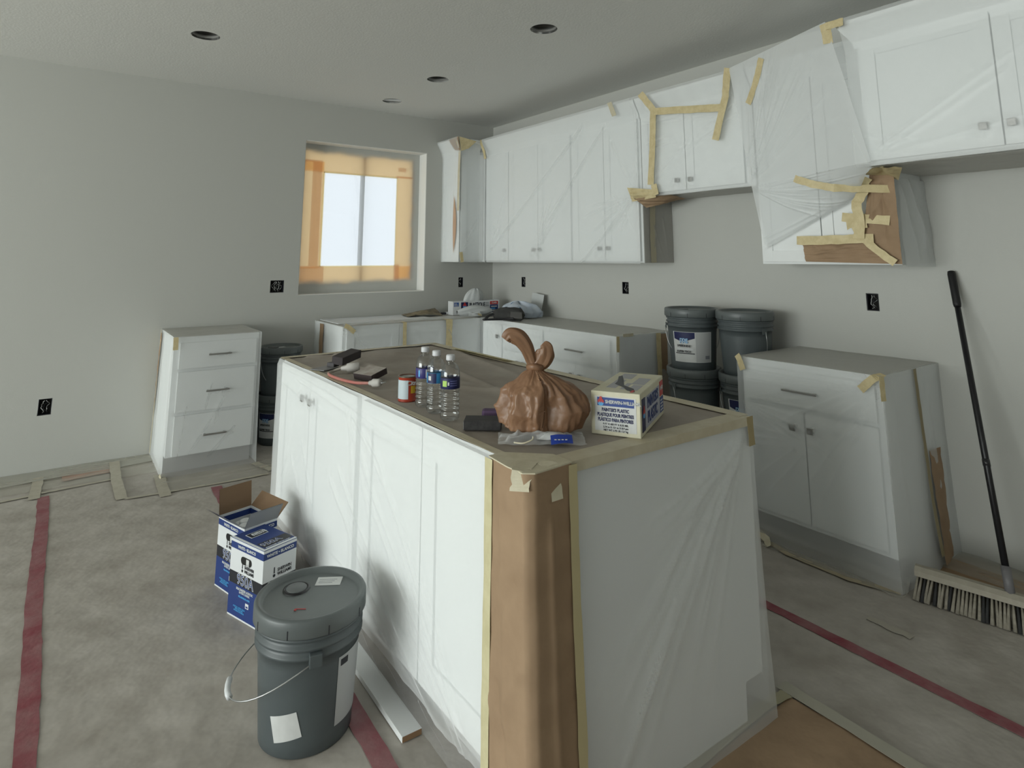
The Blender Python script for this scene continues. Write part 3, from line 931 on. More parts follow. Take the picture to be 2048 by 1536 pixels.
def upper_profile(xf, zb, zt=CR):
    def fn(U, V, y0, y1):
        zz = np.interp(V, [0, .018, .085, .13, .965, 1], [zt + .006, zt - .012, UT - .01, UT - .06, zb + .01, zb - .006])
        xx = np.interp(V, [0, .018, .085, .13, .965, 1], [xf - .052, xf - .054, xf - .014, xf - .002, xf, xf + .012])
        return xx + 0 * U, y0 + U * (y1 - y0), zz
    return fn


Hs = CR - UB
pf = upper_profile(FX, UB)
A0, A1 = -.40, -2.356


def uc(y, z):                                            # sheet coordinates of a point on the upper run
    return (A0 - y, CR - z)


def fo(p, q, w0, w1, h):
    a, b = uc(*p), uc(*q)
    return (a[0], a[1], b[0], b[1], w0, w1, h)


ff = [fo((-1.83, 2.47), (-.58, 1.56), .007, .014, .016), (fo((-1.85, 2.46), (-.62, 1.62), .006, .010, -.008)), fo((-2.08, 2.44), (-1.20, 1.56), .007, .013, .016), fo((-2.05, 2.40), (-1.12, 1.55), .006, .010, .006),
      fo((-1.74, 1.385), (-2.34, 1.86), .008, .010, .016), fo((-1.78, 1.42), (-2.33, 1.88), .006, .008, -.006), fo((-2.115, 1.903), (-2.34, 1.60), .006, .01, .005),
      fo((-2.50, 2.50), (-2.30, 1.9), .008, .014, .006), fo((-2.1, 2.3), (-2.33, 1.9), .008, .02, .008)]
a = uc(-2.335, 1.865)
ff += fan(a[0], a[1], 118, 176, 13, .25, .62, .006, .010, 31)
a = uc(-.50, 1.50)
ff += fan(a[0], a[1], -80, -38, 8, .2, .6, .007, .010, 32)
a = uc(-1.20, 1.49)
ff += fan(a[0], a[1], -75, -45, 6, .2, .5, .006, .010, 33)
for ky in (-.69, -1.13, -1.214, -1.945, -2.035):
    a = uc(ky, UB + .105); ff.append(('b', a[0], a[1], .03, .03, .010))
m_ = MB()
m_.grid(surf(lambda U, V: pf(U, V, A0, A1), 380, 220, A0 - A1, Hs, ff, noise=.0012, nscale=3, sign=-1), FILM_M)
# round the inside corner, over the corner cabinet's front and side
m_.grid(surf(lambda U, V: (np.interp(U, [0, .88, 1], [-.612, -.40, FX]) - (1 - U) * np.interp(V, [0, .085, .13], [.062, .012, 0]), np.interp(U, [0, .88, 1], [-.345, -.352, -.40]) - np.interp(V, [0, .018, .085, .13], [.05, .05, .012, 0]) * (1 - U), np.interp(V, [0, .13, 1], [CR + .006, UT - .06, UB - .006])), 40, 110, .28, Hs,
                 [(.10, .98, .26, .70, .01, .02, .006), (.06, 1.02, .24, .95, .01, .02, .006)], noise=.0012, nscale=4, sign=-1), FILM)
m_.grid(surf(lambda U, V: (-.616 - np.interp(V, [0, .018, .085, .13], [.064, .062, .014, 0]), -.002 - U * .343 - U * np.interp(V, [0, .018, .085, .13], [.05, .05, .012, 0]), np.interp(V, [0, .13, 1], [CR + .006, UT - .06, UB - .004])), 30, 110, .35, Hs,
                 [(.06, .40, .12, .62, .01, .02, .004), (.05, .5, .1, .75, .01, .02, .004), (.05, .9, .16, 1.1, .006, .012, .005), (.25, .3, .26, 1.0, .01, .03, .006)], noise=.0015, nscale=4, sign=-1), FILM)
m_.build('film', s1, fix=False, world=True)
# over the short cabinet above the range gap
pf2 = upper_profile(FX, 1.832)
B0, B1 = -2.356, -3.275
ff = [(.05, .12, .85, .20, .006, .012, .007), (.1, .05, .8, .13, .006, .012, .006), (.3, .10, .88, .05, .006, .01, .006), (.1, .30, .35, .26, .008, .016, .008), (.16, .33, .40, .31, .008, .012, -.006), (.85, .2, .40, .42, .008, .016, .007), (.85, .12, .5, .32, .008, .014, .006), (.5, .3, .12, .62, .008, .016, .006),
      (.75, .1, .15, .14, .005, .009, .006), ('b', .335, .625, .03, .03, .010), ('b', .445, .63, .03, .03, .010)]
m_ = MB()
m_.grid(surf(lambda U, V: pf2(U, V, B0, B1), 140, 100, B0 - B1, CR - 1.832, ff, noise=.003, nscale=6, sign=-1), FILM)
m_.grid(surf(lambda U, V: (FX + .01 + V * .335, B0 - .012 + U * (B1 - B0 + .025), 1.826 + 0 * U), 40, 16, .9, .33, (), noise=.002, nscale=5), FILM_TOP)
m_.build('range_film', s1, fix=False, world=True)
XT = FX - .006


def front_tape(parent, pts, w, x=XT, mat=None, jag=.002, nx=-1):
    return tape(parent, [(x + d, y, z) for y, z, d in pts], w, (nx, 0, .1), mat, jag=jag)


front_tape(s1, [(-.372, 2.545, -.046), (-.400, 2.43, -.018), (-.405, 2.36, -.006)], .036)
front_tape(s1, [(-2.166, 2.552, -.060), (-2.176, 2.452, -.022)], .045, mat=TAPE_P)
front_tape(s1, [(-2.475, 2.552, -.062), (-2.545, 2.43, -.016), (-2.556, 2.385, -.008)], .050)
front_tape(s1, [(-2.548, 2.42, -.016), (-2.520, 2.15, -.008), (-2.493, 1.905, -.008)], .054, mat=TAPE)
front_tape(s1, [(-2.52, 1.905, -.007), (-2.537, 1.83, -.007)], .050)
front_tape(s1, [(-2.55, 2.412, -.020), (-2.82, 2.375, -.010), (-3.10, 2.333, -.010)], .050)
front_tape(s1, [(-3.19, 2.556, -.064), (-3.13, 2.40, -.014), (-3.036, 2.136, -.010)], .052)
# bunched paper and tape under the inner corner at the range gap
MB().grid(surf(bil((-.372, -2.275, 1.905), (-.366, -2.53, 1.868), (-.362, -2.53, 1.815), (-.366, -2.31, 1.80)), 30, 14, .26, .1, [(.0, .05, .25, .06, .01, .03, .016), (.0, .08, .2, .02, .006, .02, .010), (.02, .02, .24, .03, .006, .01, .008)], noise=.004, nscale=18), TAPE).build('bunched_tape', s1, fix=False, world=True)
MB().grid(surf(bil((-.376, -2.335, 1.826), (-.355, -2.66, 1.824), (-.16, -2.62, 1.812), (-.30, -2.385, 1.755)), 26, 18, .3, .2, [(.0, .0, .28, .15, .02, .04, .018), (.0, .1, .2, .18, .01, .02, .012)], noise=.003, nscale=15), KRAFT).build('brown_paper_scrap', s1, fix=False, world=True)
# the grey end panel: film and a tape edge
MB().grid(surf(bil((-.31, -2.366, 1.80), (-.005, -2.366, 1.80), (-.005, -2.366, UB), (-.31, -2.366, UB)), 40, 50, .3, .43, [(.05, .05, .2, .42, .006, .012, .004), (.12, .02, .1, .4, .006, .012, .004), (.2, .1, .25, .43, .006, .012, .004), (.15, .15, .07, .4, .006, .01, .004)], noise=.001, nscale=7), FILM_TOP).build('end_film', s1, fix=False, world=True)
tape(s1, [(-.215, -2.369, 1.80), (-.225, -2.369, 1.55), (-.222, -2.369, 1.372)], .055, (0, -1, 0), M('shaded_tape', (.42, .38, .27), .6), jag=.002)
# tape and paper at the corner cabinet
tape(s1, [(-.664, -.345, 2.548), (-.66, -.37, 2.50), (-.622, -.345, 2.43), (-.617, -.325, 2.20), (-.617, -.320, 1.85)], .030, [(-.7, -.7, .3)] * 2 + [(-1, -.2, 0)] * 3, TAPE_P)
MB().grid(surf(bil((-.672, -.22, 2.540), (-.677, -.405, 2.548), (-.625, -.355, 2.425), (-.632, -.27, 2.44)), 10, 10, .15, .1, noise=.002, nscale=20), KRAFT).build('brown_paper_scrap', s1, fix=False, world=True)
MB().grid(surf(bil((-.67, -.410, 2.548), (-.47, -.408, 2.522), (-.54, -.372, 2.45), (-.615, -.362, 2.42)), 12, 10, .2, .1, noise=.002, nscale=20), TAPE).build('bunched_tape', s1, fix=False, world=True)
# a slit where brown paper shows through
Ls = [(-.622, -.250 - .045 * sin(pi * k / 14) * (1 if j else -.35), 2.0 - .55 * k / 14) for j in (0, 1) for k in range(15)]
m_ = MB(); m_.add(Ls, [(k, k + 1, 16 + k, 15 + k) for k in range(14)], M('paper_slit', (.55, .36, .24), .7)); m_.build('brown_paper_slit', s1, world=True)
tape(s1, [(-.60, -.352, UB + .09), (-.585, -.356, UB - .004)], .035, (0, -1, 0))

# second sheet: from the short cabinet across to the fridge cabinet, pulled tight between them
s2 = thing('plastic_sheet', 'clear plastic sheet pulled in fan folds from the range-gap cabinet up to the fridge cabinet', 'plastic sheet', (-.45, -3.6, UB))
P1 = (-.425, -3.20, 2.552); P2 = (-.672, -3.925, 2.560); P3 = (-.632, -4.06, 1.845); P4 = (-.362, -3.262, 1.822)
fa = fan(.02, .70, -78, -28, 16, .35, 1.0, .006, .008, 41) + [(.03, .68, .75, .06, .01, .03, .014), (.02, .66, .62, .02, .008, .02, .010), (.0, .6, .5, .0, .02, .04, .012), (.05, .70, .9, .40, .02, .04, .006)]
m_ = MB()
m_.grid(surf(bil(P1, P2, P3, P4), 130, 120, .8, .72, fa, noise=.002, nscale=3, sign=-1), FILM_D)
# lower triangle over the cabinet left of the fridge space
Q4 = (-.350, -3.32, 1.455); Q3 = (-.365, -3.86, 1.715)
fb = fan(.02, .02, -12, 34, 20, .4, .9, .005, .007, 43) + [(.0, .34, .62, .34, .012, .018, .008), (.0, .31, .60, .30, .006, .012, .006)]
m_.grid(surf(bil(P4, P3, Q3, Q4), 140, 80, .78, .36, fb, noise=.002, nscale=4, sign=-1), FILM_D)
m_.build('film', s2, fix=False, world=True)
# the fridge cabinet front
pf3 = upper_profile(-.625, 1.832)
C0, C1 = -3.985, -5.10
ff = [(.08, .64, .80, .16, .01, .025, .006), (.10, .66, .75, .26, .01, .02, .004), (.05, .55, .3, .6, .01, .02, .004), (.1, .66, .95, .50, .01, .02, .004), ('b', ry(-4.5, C0), .605, .03, .03, .006), ('b', ry(-4.596, C0), .605, .03, .03, .006)]
m_ = MB()
m_.grid(surf(lambda U, V: pf3(U, V, C0, C1), 150, 95, C0 - C1, CR - 1.832, ff, noise=.001, nscale=3, sign=-1), FILM_M)
m_.grid(surf(lambda U, V: (-.618 + V * .60, C0 - .05 + U * (C1 - C0 + .03), 1.824 + 0 * U), 40, 20, 1.1, .6, (), noise=.003, nscale=5), FILM_TOP)
m_.build('fridge_film', s2, fix=False, world=True)
# film hanging on the side panel beside the fridge space and on the wall behind it
MB().grid(surf(bil((-.305, -4.030, 1.80), (-.004, -4.036, 1.80), (-.004, -4.050, UB - .01), (-.305, -4.034, UB - .01)), 40, 50, .3, .43, [(.02, .02, .16, .42, .01, .02, .008), (.12, .0, .27, .40, .01, .02, .008), (.2, .1, .22, .42, .008, .015, .006)], noise=.003, nscale=6), FILM_D).build('end_film', s2, fix=False, world=True)
front_tape(s2, [(-3.48, 2.520, -.165), (-3.41, 2.40, -.125), (-3.335, 2.295, -.095)], .040)
front_tape(s2, [(-3.925, 2.548, 0), (-3.930, 2.500, .004), (-3.925, 2.450, .022)], .050, x=-.684)
front_tape(s2, [(-3.930, 2.532, .0), (-4.015, 2.530, .0)], .040, x=-.684)
front_tape(s2, [(-3.63, 1.818, -.175), (-3.72, 1.780, -.17), (-3.82, 1.752, -.15), (-4.03, 1.735, -.02)], .038, x=-.362)
front_tape(s2, [(-3.78, 1.612, -.012), (-4.008, 1.584, -.012)], .046, x=-.362)
front_tape(s2, [(-3.80, 1.58, -.013), (-3.90, 1.59, -.013)], .07, x=-.362, jag=.008)
front_tape(s2, [(-3.94, 1.80, -.055), (-3.87, 1.68, -.030), (-3.855, 1.50, -.016)], .060, x=-.362, jag=.010)
front_tape(s2, [(-3.525, 1.497, -.010), (-3.75, 1.497, -.010), (-3.925, 1.500, -.010)], .046, x=-.362, jag=.002)
front_tape(s2, [(-3.88, 1.495, -.014), (-3.95, 1.43, -.014), (-4.014, 1.378, -.014)], .036, x=-.362)
for quad, nn in (([(-.385, -3.94, 1.828), (-.400, -4.055, 1.826), (-.352, -4.036, 1.372), (-.352, -3.86, 1.48)], 40), ([(-.352, -3.545, 1.490), (-.354, -3.92, 1.495), (-.354, -4.035, 1.374), (-.352, -3.555, 1.384)], 40)):
    MB().grid(surf(bil(*quad), nn, nn, .2, .45, [(.03, .02, .06, .40, .008, .02, .012), (.10, .05, .12, .42, .01, .02, -.010), (.02, .3, .15, .05, .008, .015, .008)], noise=.003, nscale=14, sign=-1), KRAFT).build('brown_paper', s2, fix=False, world=True)
MB().grid(surf(bil((-.60, -4.05, 1.818), (-.36, -3.90, 1.822), (-.36, -4.06, 1.78), (-.56, -4.16, 1.812)), 20, 14, .2, .15, [(.0, .05, .2, .08, .01, .02, .012)], noise=.004, nscale=15), TAPE).build('bunched_tape', s2, fix=False, world=True)

# ------------------------------------------------------------------ floor paper, seam tape, plastic along the walls
for nm, x0, x1, lb in (('floor_paper', XL + .02, -3.59, 'grey brown floor protection paper left of the long red tape by the plain wall'), ('floor_paper', -3.59, -2.75, 'grey brown floor protection paper under the front bucket and blue cartons'),
                       ('floor_paper', -2.75, -1.165, 'floor protection paper running under the island'), ('floor_paper', -1.165, -.02, 'darker floor protection paper between island and right base cabinet')):
    m_ = MB()
    nx = max(12, int((x1 - x0) / .05))
    m_.grid(surf(bil((x0, -.04, .0006), (x1, -.04, .0006), (x1, -5.6, .0006), (x0, -5.6, .0006)), nx, 110, x1 - x0, 5.56, (), noise=.0009, nscale=5, sign=-1), FLOOR_P)
    o = m_.build(nm, None, fix=False)
    props(o, lb, 'floor paper')
for lb, pts, w in (('long red seam tape on the floor paper, far left', [(-3.590, -.555, .0028), (-3.586, -1.0, .0028), (-3.596, -1.9, .0028), (-3.588, -2.6, .0028), (-3.592, -3.4, .0028), (-3.59, -4.2, .0028)], .058),
                   ('red seam tape on the floor passing behind the bucket and cartons', [(-2.724, -.975, .0028), (-2.75, -1.8, .0028), (-2.765, -2.6, .0028), (-2.762, -3.25, .0028), (-2.785, -3.9, .0028), (-2.79, -4.3, .0028)], .062),
                   ('red seam tape on the floor between island and broom', [(-1.165, -3.2, .0028), (-1.166, -3.75, .0028), (-1.172, -4.2, .0028), (-1.176, -4.9, .0028)], .052)):
    m_ = MB()
    strip(m_, pts, w, (0, 0, 1), RED, th=.0008, jag=.0025, nsub=12)
    props(m_.build('red_floor_tape'), lb, 'tape', 'red seam tapes on the floor paper')

t = thing('floor_plastic_strip', 'strip of clear plastic taped to the floor along the plain wall and drawer cabinet', 'plastic strip', (-3.2, -.2, 0))
ff = [(.0, .10, 1.0, .16, .01, .02, .010), (.5, .2, 1.6, .12, .01, .02, .010), (1.2, .25, 2.2, .22, .01, .02, .008), (.2, .24, 1.4, .28, .01, .02, .008), (1.0, .05, 2.2, .10, .01, .03, .012), (1.6, .3, 2.4, .3, .01, .02, .006)]
MB().grid(surf(lambda U, V: (-4.6 + U * 1.63, -.004 - V * .36 - .10 * U * V, 0 * U + .007), 130, 40, 1.6, .4, ff, noise=.002, nscale=5, sign=-1), FILM_FL).build('film', t, fix=False, world=True)
MB().grid(surf(lambda U, V: (-4.6 + U * 1.62, -.003 - V * (.30 - .09 * U), .011 + 0 * U), 100, 20, 1.6, .2, [(.0, .18, 1.5, .19, .01, .02, .006)], noise=.002, nscale=5, sign=-1), PALE_F).build('wall_edge_film', t, fix=False, world=True)
MB().grid(surf(lambda U, V: (-3.02 + U * 1.0, -.64 - .28 * V + 0 * U, .007 + 0 * U), 80, 24, 1.0, .3, [(.0, .1, .9, .12, .01, .02, .008), (.2, .2, 1.0, .17, .01, .02, .008)], noise=.002, nscale=5, sign=-1), FILM_FL).build('film', t, fix=False, world=True)
MB().grid(surf(bil((-3.50, -.12, .009), (-3.22, -.12, .009), (-3.22, -.30, .009), (-3.50, -.33, .009)), 12, 8, .3, .2, noise=.001), M('pinkish_paper', (.42, .29, .23), .8)).build('brown_paper', t, fix=False, world=True)
for p, w in (([(-3.62, -.17, .014), (-3.635, -.58, .006)], .055), ([(-3.205, -.09, .016), (-3.22, -.50, .014), (-3.215, -.88, .006)], .06), ([(-2.99, -.56, .014), (-3.0, -.98, .006)], .06),
             ([(-3.2, -.885, .006), (-3.0, -.905, .006), (-2.6, -.93, .006), (-2.40, -.93, .006)], .03), ([(-4.5, -.60, .006), (-3.63, -.50, .006)], .028), ([(-3.6, -.49, .008), (-3.2, -.46, .008)], .022), ([(-2.42, -.66, .010), (-2.36, -.88, .008)], .05)):
    tape(t, p, w, (0, 0, 1), TAPE_F, jag=.003)
t = thing('floor_plastic_strip', 'strip of plastic taped to the floor along the right base cabinet', 'plastic strip', (-.7, -3.6, 0))
MB().grid(surf(lambda U, V: (-.58 - V * (.14 - .04 * U), -3.20 - U * .84, np.clip(.05 - .12 * V, 0, 1) + .008), 80, 24, .84, .15, [(.0, .08, .8, .11, .008, .016, .008), (.1, .04, .6, .05, .008, .016, .008)], noise=.003, nscale=8, sign=-1), FILM_FL).build('film', t, fix=False, world=True)
tape(t, [(-.64, -3.36, .012), (-.69, -3.55, .007), (-.695, -3.84, .007), (-.63, -4.02, .007)], .032, (0, 0, 1), M('floor_tape', (.42, .36, .25), .6), jag=.003)
tape(t, [(-.62, -3.30, .05), (-.66, -3.42, .02), (-.70, -3.45, .008)], .03, (-.7, 0, .7), TAPE_P, jag=.003)
t = thing('floor_plastic_strip', 'strip of plastic and brown paper on the floor along the right wall behind the broom', 'plastic strip', (-.2, -4.3, 0))
MB().grid(surf(bil((-.47, -4.035, .006), (-.10, -4.03, .006), (-.13, -5.2, .006), (-.40, -5.2, .006)), 30, 60, .4, 1.1, [(.1, .0, .3, .5, .01, .03, .010), (.2, .3, .12, .9, .01, .03, .010)], noise=.004, nscale=8, sign=1), KRAFT).build('brown_paper', t, fix=False, world=True)
MB().grid(surf(lambda U, V: (-.006 - V * .24, -4.012 - U * 1.2, 0 * U + .013), 80, 24, 1.2, .3, [(.0, .15, .8, .2, .01, .02, .008), (.1, .22, 1.1, .24, .01, .02, .008)], noise=.003, nscale=6, sign=-1), FILM_FL).build('film', t, fix=False, world=True)
t = thing('brown_floor_paper', 'brown paper taped to the floor in front of the island end, bottom right', 'paper', (-1.8, -4.3, 0))
MB().grid(surf(bil((-2.60, -4.105, .004), (-1.60, -4.085, .004), (-1.57, -5.0, .004), (-2.6, -5.0, .004)), 50, 40, 1.0, .9, [(.62, .10, .80, .22, .006, .01, .010), (.80, .22, .84, .30, .006, .01, .010), (.5, .3, .75, .2, .01, .02, .006)], noise=.002, nscale=6, sign=1), KRAFT).build('paper_sheet', t, fix=False, world=True)
tape(t, [(-2.5, -4.108, .012), (-1.72, -4.062, .009), (-1.60, -4.075, .009)], .040, (0, 0, 1), M('floor_tape_olive', (.36, .33, .22), .6), jag=.003)
tape(t, [(-1.575, -4.04, .009), (-1.585, -4.5, .009)], .05, (0, 0, 1), M('floor_tape_grey', (.40, .38, .31), .6), jag=.003)
t = thing('floor_tape_scrap', 'pale scuff of tape on the floor paper between red tape and broom', 'tape', (-.9, -4.1, 0))
tape(t, [(-.93, -4.02, .004), (-.93, -4.18, .004)], .035, (0, 0, 1), M('scuffed_tape', (.40, .37, .31), .7), jag=.006)


# ------------------------------------------------------------------ grey five-gallon buckets
def bucket(name, label, loc, rotz=0, s=1.0, under=False, handle=70, spout=(-.055, .02), reach=.60, group=None):
    t = thing(name, label, 'bucket', loc, rotz, group)
    Rt, Rb, Hh = .147 * s, .132 * s, .345 * s
    pr = [(0, .0), (Rb - .006, .0), (Rb, .005)]
    pr += [(Rb + (Rt - Rb) * k / 8, .005 + (Hh * .74 - .005) * k / 8) for k in range(1, 9)]
    z = Hh * .74
    for k in range(3):
        pr += [(Rt + .001, z), (Rt + .009 * s, z + .003), (Rt + .009 * s, z + .010), (Rt + .002, z + .014), (Rt + .002, z + .021)]
        z += .023 * s
    pr += [(Rt + .002, Hh)]
    MB().lathe(pr, BUCKET, 64).build('body', t)
    m_ = MB()
    Rl = Rt + .017 * s
    zl = Hh + .020 * s
    m_.lathe([(Rt + .0035, Hh - .028), (Rl - .003, Hh - .030), (Rl, Hh - .026), (Rl, zl - .008), (Rl - .004, zl - .001), (Rl - .010, zl), (Rl - .019, zl - .002), (Rl - .022, zl - .012), (Rl - .028, zl - .014), (0, zl - .013)], LID, 72)
    lid = m_.build('lid', t)
    m_ = MB()
    for k in range(9):
        a = 2 * pi * k / 9 + .2
        m_.box(Rl - .001, Rl + .0006, -.0015, .0015, Hh - .028, Hh - .004, BLKP, mx=Matrix.Rotation(a, 4, 'Z'))
    m_.build('lid_tear_slots', lid)['kind'] = 'stuff'
    # spout (a bucket standing on the lid hides it)
    m_ = MB() if not under else None
    if under:
        spout = None
    if spout:
        m_.lathe([(0, zl - .007), (.030, zl - .007), (.032, zl - .009), (.033, zl - .013)], M('spout_cap', (.13, .14, .142), .45), 32, *spout)
        m_.build('spout_cap', lid)
        m_ = MB(); m_.lathe([(.033, zl - .0122), (.034, zl - .0090), (.040, zl - .0090), (.042, zl - .014)], BLACK, 32, *spout); m_.build('spout_ring', lid)
    # ears and bail
    for sgn in (-1, 1):
        m_ = MB(); m_.box(sgn * (Rt + .006) - .007, sgn * (Rt + .006) + .009 * sgn + .006, -.018, .018, Hh * .70, Hh * .80, BUCKET, bev=.003)
        m_.build('handle_ear', t)
    a = R(handle)
    pts = []
    for k in range(25):
        q = pi * k / 24
        r = Rt + .016
        x = -cos(q) * r
        d = sin(q) ** .75 * (Hh * reach)
        pts.append((x, -sin(a) * d - .004, Hh * .745 - cos(a) * d))
    hd = MB().tube(pts, .0022, WIRE, 8).build('wire_handle', t)
    MB().tube([Vector(pts[10]), Vector(pts[11]), Vector(pts[12]), Vector(pts[13]), Vector(pts[14])], .0085, WPL, 12).build('grip', hd)
    return t, Rt, Rb, Hh, zl


def curved_label(parent, Rf, z0, z1, a0, a1, mat, name='label', off=.0012, lift=0.0):
    """label hugging a cone: Rf(z) radius; angles in degrees, 0 = +x, -90 = -y"""
    n, m = 28, 10
    vs = [((Rf(z0 + (z1 - z0) * j / m) + off) * cos(R(a0 + (a1 - a0) * k / n)), (Rf(z0 + (z1 - z0) * j / m) + off) * sin(R(a0 + (a1 - a0) * k / n)), z0 + (z1 - z0) * j / m) for j in range(m + 1) for k in range(n + 1)]
    fs = [(j * (n + 1) + k, j * (n + 1) + k + 1, (j + 1) * (n + 1) + k + 1, (j + 1) * (n + 1) + k) for j in range(m) for k in range(n)]
    mb = MB(); mb.add(vs, fs, mat, True)
    return mb.build(name, parent)


def paint_label(t, Rb, Rt, Hh):
    """white label with a navy pointed panel, interlocked round letters, bold black lines, grey data panel"""
    Rf = lambda z: Rb + (Rt - Rb) * z / (Hh * .74)
    curved_label(t, Rf, .055, .235, -150, -52, PAPERW)
    n = 24
    # navy panel: straight top, pointed bottom
    vs, fs = [], []
    for k in range(n + 1):
        a = R(-147 + 52 * k / n)
        zb = .175 + .020 * abs(2 * k / n - .85)
        for z in (zb, .233):
            r = Rf(z) + .002
            vs.append((r * cos(a), r * sin(a), z))
    fs = [(2 * k, 2 * k + 2, 2 * k + 3, 2 * k + 1) for k in range(n)]
    m_ = MB(); m_.add(vs, fs, NAVY, True); m_.build('label_panel', t)
    curved_label(t, Rf, .058, .232, -93, -55, LABELG, 'label_panel', off=.0018)
    curved_label(t, Rf, .075, .095, -70, -58, GREYP, 'label_panel', off=.0024)
    curved_label(t, Rf, .128, .136, -138, -100, WPL, 'label_panel', off=.0026)
    curved_label(t, Rf, .104, .109, -145, -96, BLKP, 'label_panel', off=.0024)
    r = Rf(.19) + .0045
    a = R(-121)
    text('ppg', .040, t, (r * cos(a), r * sin(a), .190), (R(90), 0, a + pi / 2), SKYB, bold=.0012, spacing=.84)
    text('ppg', .040, t, ((r + .001) * cos(a), (r + .001) * sin(a), .190), (R(90), 0, a + pi / 2), PAPERW, bold=-.0006, spacing=.84)
    text('SPEEDHIDE', .017, t, (r * cos(a), r * sin(a), .152), (R(90), 0, a + pi / 2), BLKP, bold=.0006)
    text('SUPER TECH', .016, t, (r * cos(a), r * sin(a), .119), (R(90), 0, a + pi / 2), BLKP, bold=.0006)


# front bucket: handle ears face the open room and the island, bail swung down towards the plain wall
RZB = -102.0


def seen(dx, dy):                                        # lid position given to the right / to the back as one faces the bucket
    q = R(-35.85 - RZB)
    return dx * cos(q) - dy * sin(q), dx * sin(q) + dy * cos(q)


t, Rt, Rb, Hh, zl = bucket('paint_bucket', 'grey five-gallon bucket with a spouted lid in front of the blue cartons', (-2.905, -3.29, 0), R(RZB), 1.02, handle=64, spout=seen(-.060, .040), reach=.70)
Rf = lambda z: Rb + (Rt - Rb) * z / (Hh * .74)
lid = [c for c in t.children if c.name.startswith('lid')][0]
sk = Matrix.Translation((*seen(.030, .088), 0)) @ Matrix.Rotation(R(-35.85 - RZB + 4), 4, 'Z')
MB().box(-.040, .040, -.026, .026, zl - .0128, zl - .0122, PAPERW, mx=sk).build('lid_sticker', lid)
for k in range(3):
    MB().box(-.032, .012 + .006 * k, -.0010, .0010, zl - .0121, zl - .0119, GREYP, mx=sk @ Matrix.Translation((0, -.010 + .010 * k, 0))).build('sticker_print', lid)
rk = Matrix.Translation((*seen(-.008, -.075), 0)) @ Matrix.Rotation(R(-35.85 - RZB), 4, 'Z')
MB().box(-.016, .016, -.0016, .0016, zl - .0126, zl - .0121, REDP, mx=rk).box(-.018, -.011, -.009, .0, zl - .0126, zl - .0121, REDP, mx=rk).build('red_marker_stroke', lid)
b0 = -97 - 35.85 - RZB                                   # square sticker low on the body
vs = []
for j in range(5):
    for k in range(9):
        dx, dz = -.042 + .0105 * k, -.034 + .017 * j
        x, z = dx * cos(R(14)) - dz * sin(R(14)), dx * sin(R(14)) + dz * cos(R(14)) + .085
        r = Rf(z) + .0012
        a = R(b0) + x / r
        vs.append((r * cos(a), r * sin(a), z))
m_ = MB(); m_.add(vs, [(j * 9 + k, j * 9 + k + 1, (j + 1) * 9 + k + 1, (j + 1) * 9 + k) for j in range(4) for k in range(8)], PAPERW, True); m_.build('square_sticker', t)
a = -35.85 - RZB
curved_label(t, Rf, .055, .238, a - 38, a + 40, LABELG, 'label')
curved_label(t, Rf, .212, .230, a - 35, a - 24, BLKP, 'label_mark', off=.002)

# three-high stacks beside the right base cabinet, two-high stack beside the drawer cabinet
for (x, y), rows in {(-.345, -2.772): [('plain grey bucket at the bottom of the left stack in the range gap', 0, 40), ('plain grey bucket in the middle of the left stack in the range gap', 0, 40), ('grey bucket with white and navy paint label, topmost of the left stack', 1, 20)],
                     (-.262, -3.098): [('grey bucket at the bottom of the right stack in the range gap', 0, 200), ('grey bucket with navy label, second from the top beside the base cabinet', 1, 15), ('plain grey bucket, topmost of the right stack beside the base cabinet', 0, 130)]}.items():
    for k, (lb, lab, rz) in enumerate(rows):
        face = math.degrees(math.atan2(-5.378 - y, -3.639 - x))      # towards the camera side of the room
        rot = face + 90 + (10 if lab else rz)
        t, Rt, Rb, Hh, zl = bucket('paint_bucket', lb, (x, y,   .3595 * k), R(rot), 1.02, under=k < 2, handle=14 if lab else 8, group='stacked grey paint buckets')
        if lab:
            paint_label(t, Rb, Rt, Hh)
for k, (lb, lab) in enumerate([('grey bucket with white paint label on the floor behind the drawer cabinet', 1), ('plain grey bucket stacked on another behind the drawer cabinet', 0)]):
    t, Rt, Rb, Hh, zl = bucket('paint_bucket', lb, (-2.150, -.185,  .3525 * k), R(-20 if lab else 12), 1.0, under=k == 0, handle=16, group='stacked grey paint buckets')
    if lab:
        paint_label(t, Rb, Rt, Hh)
    else:
        MB().box(-.03, .03, -.02, .02, zl - .0128, zl - .0122, PAPERW).build('lid_sticker', [c for c in t.children if c.name.startswith('lid')][0])


# ------------------------------------------------------------------ caulk cartons beside the island
def carton_zone(mb, w, d, h, z0, z1, mat, th=.0025):
    """walls of one printed band of a carton (open tube of board)"""
    for a in ((0, w, 0, th), (0, w, d - th, d), (0, th, th, d - th), (w - th, w, th, d - th)):
        mb.box(a[0], a[1], a[2], a[3], z0, z1, mat)


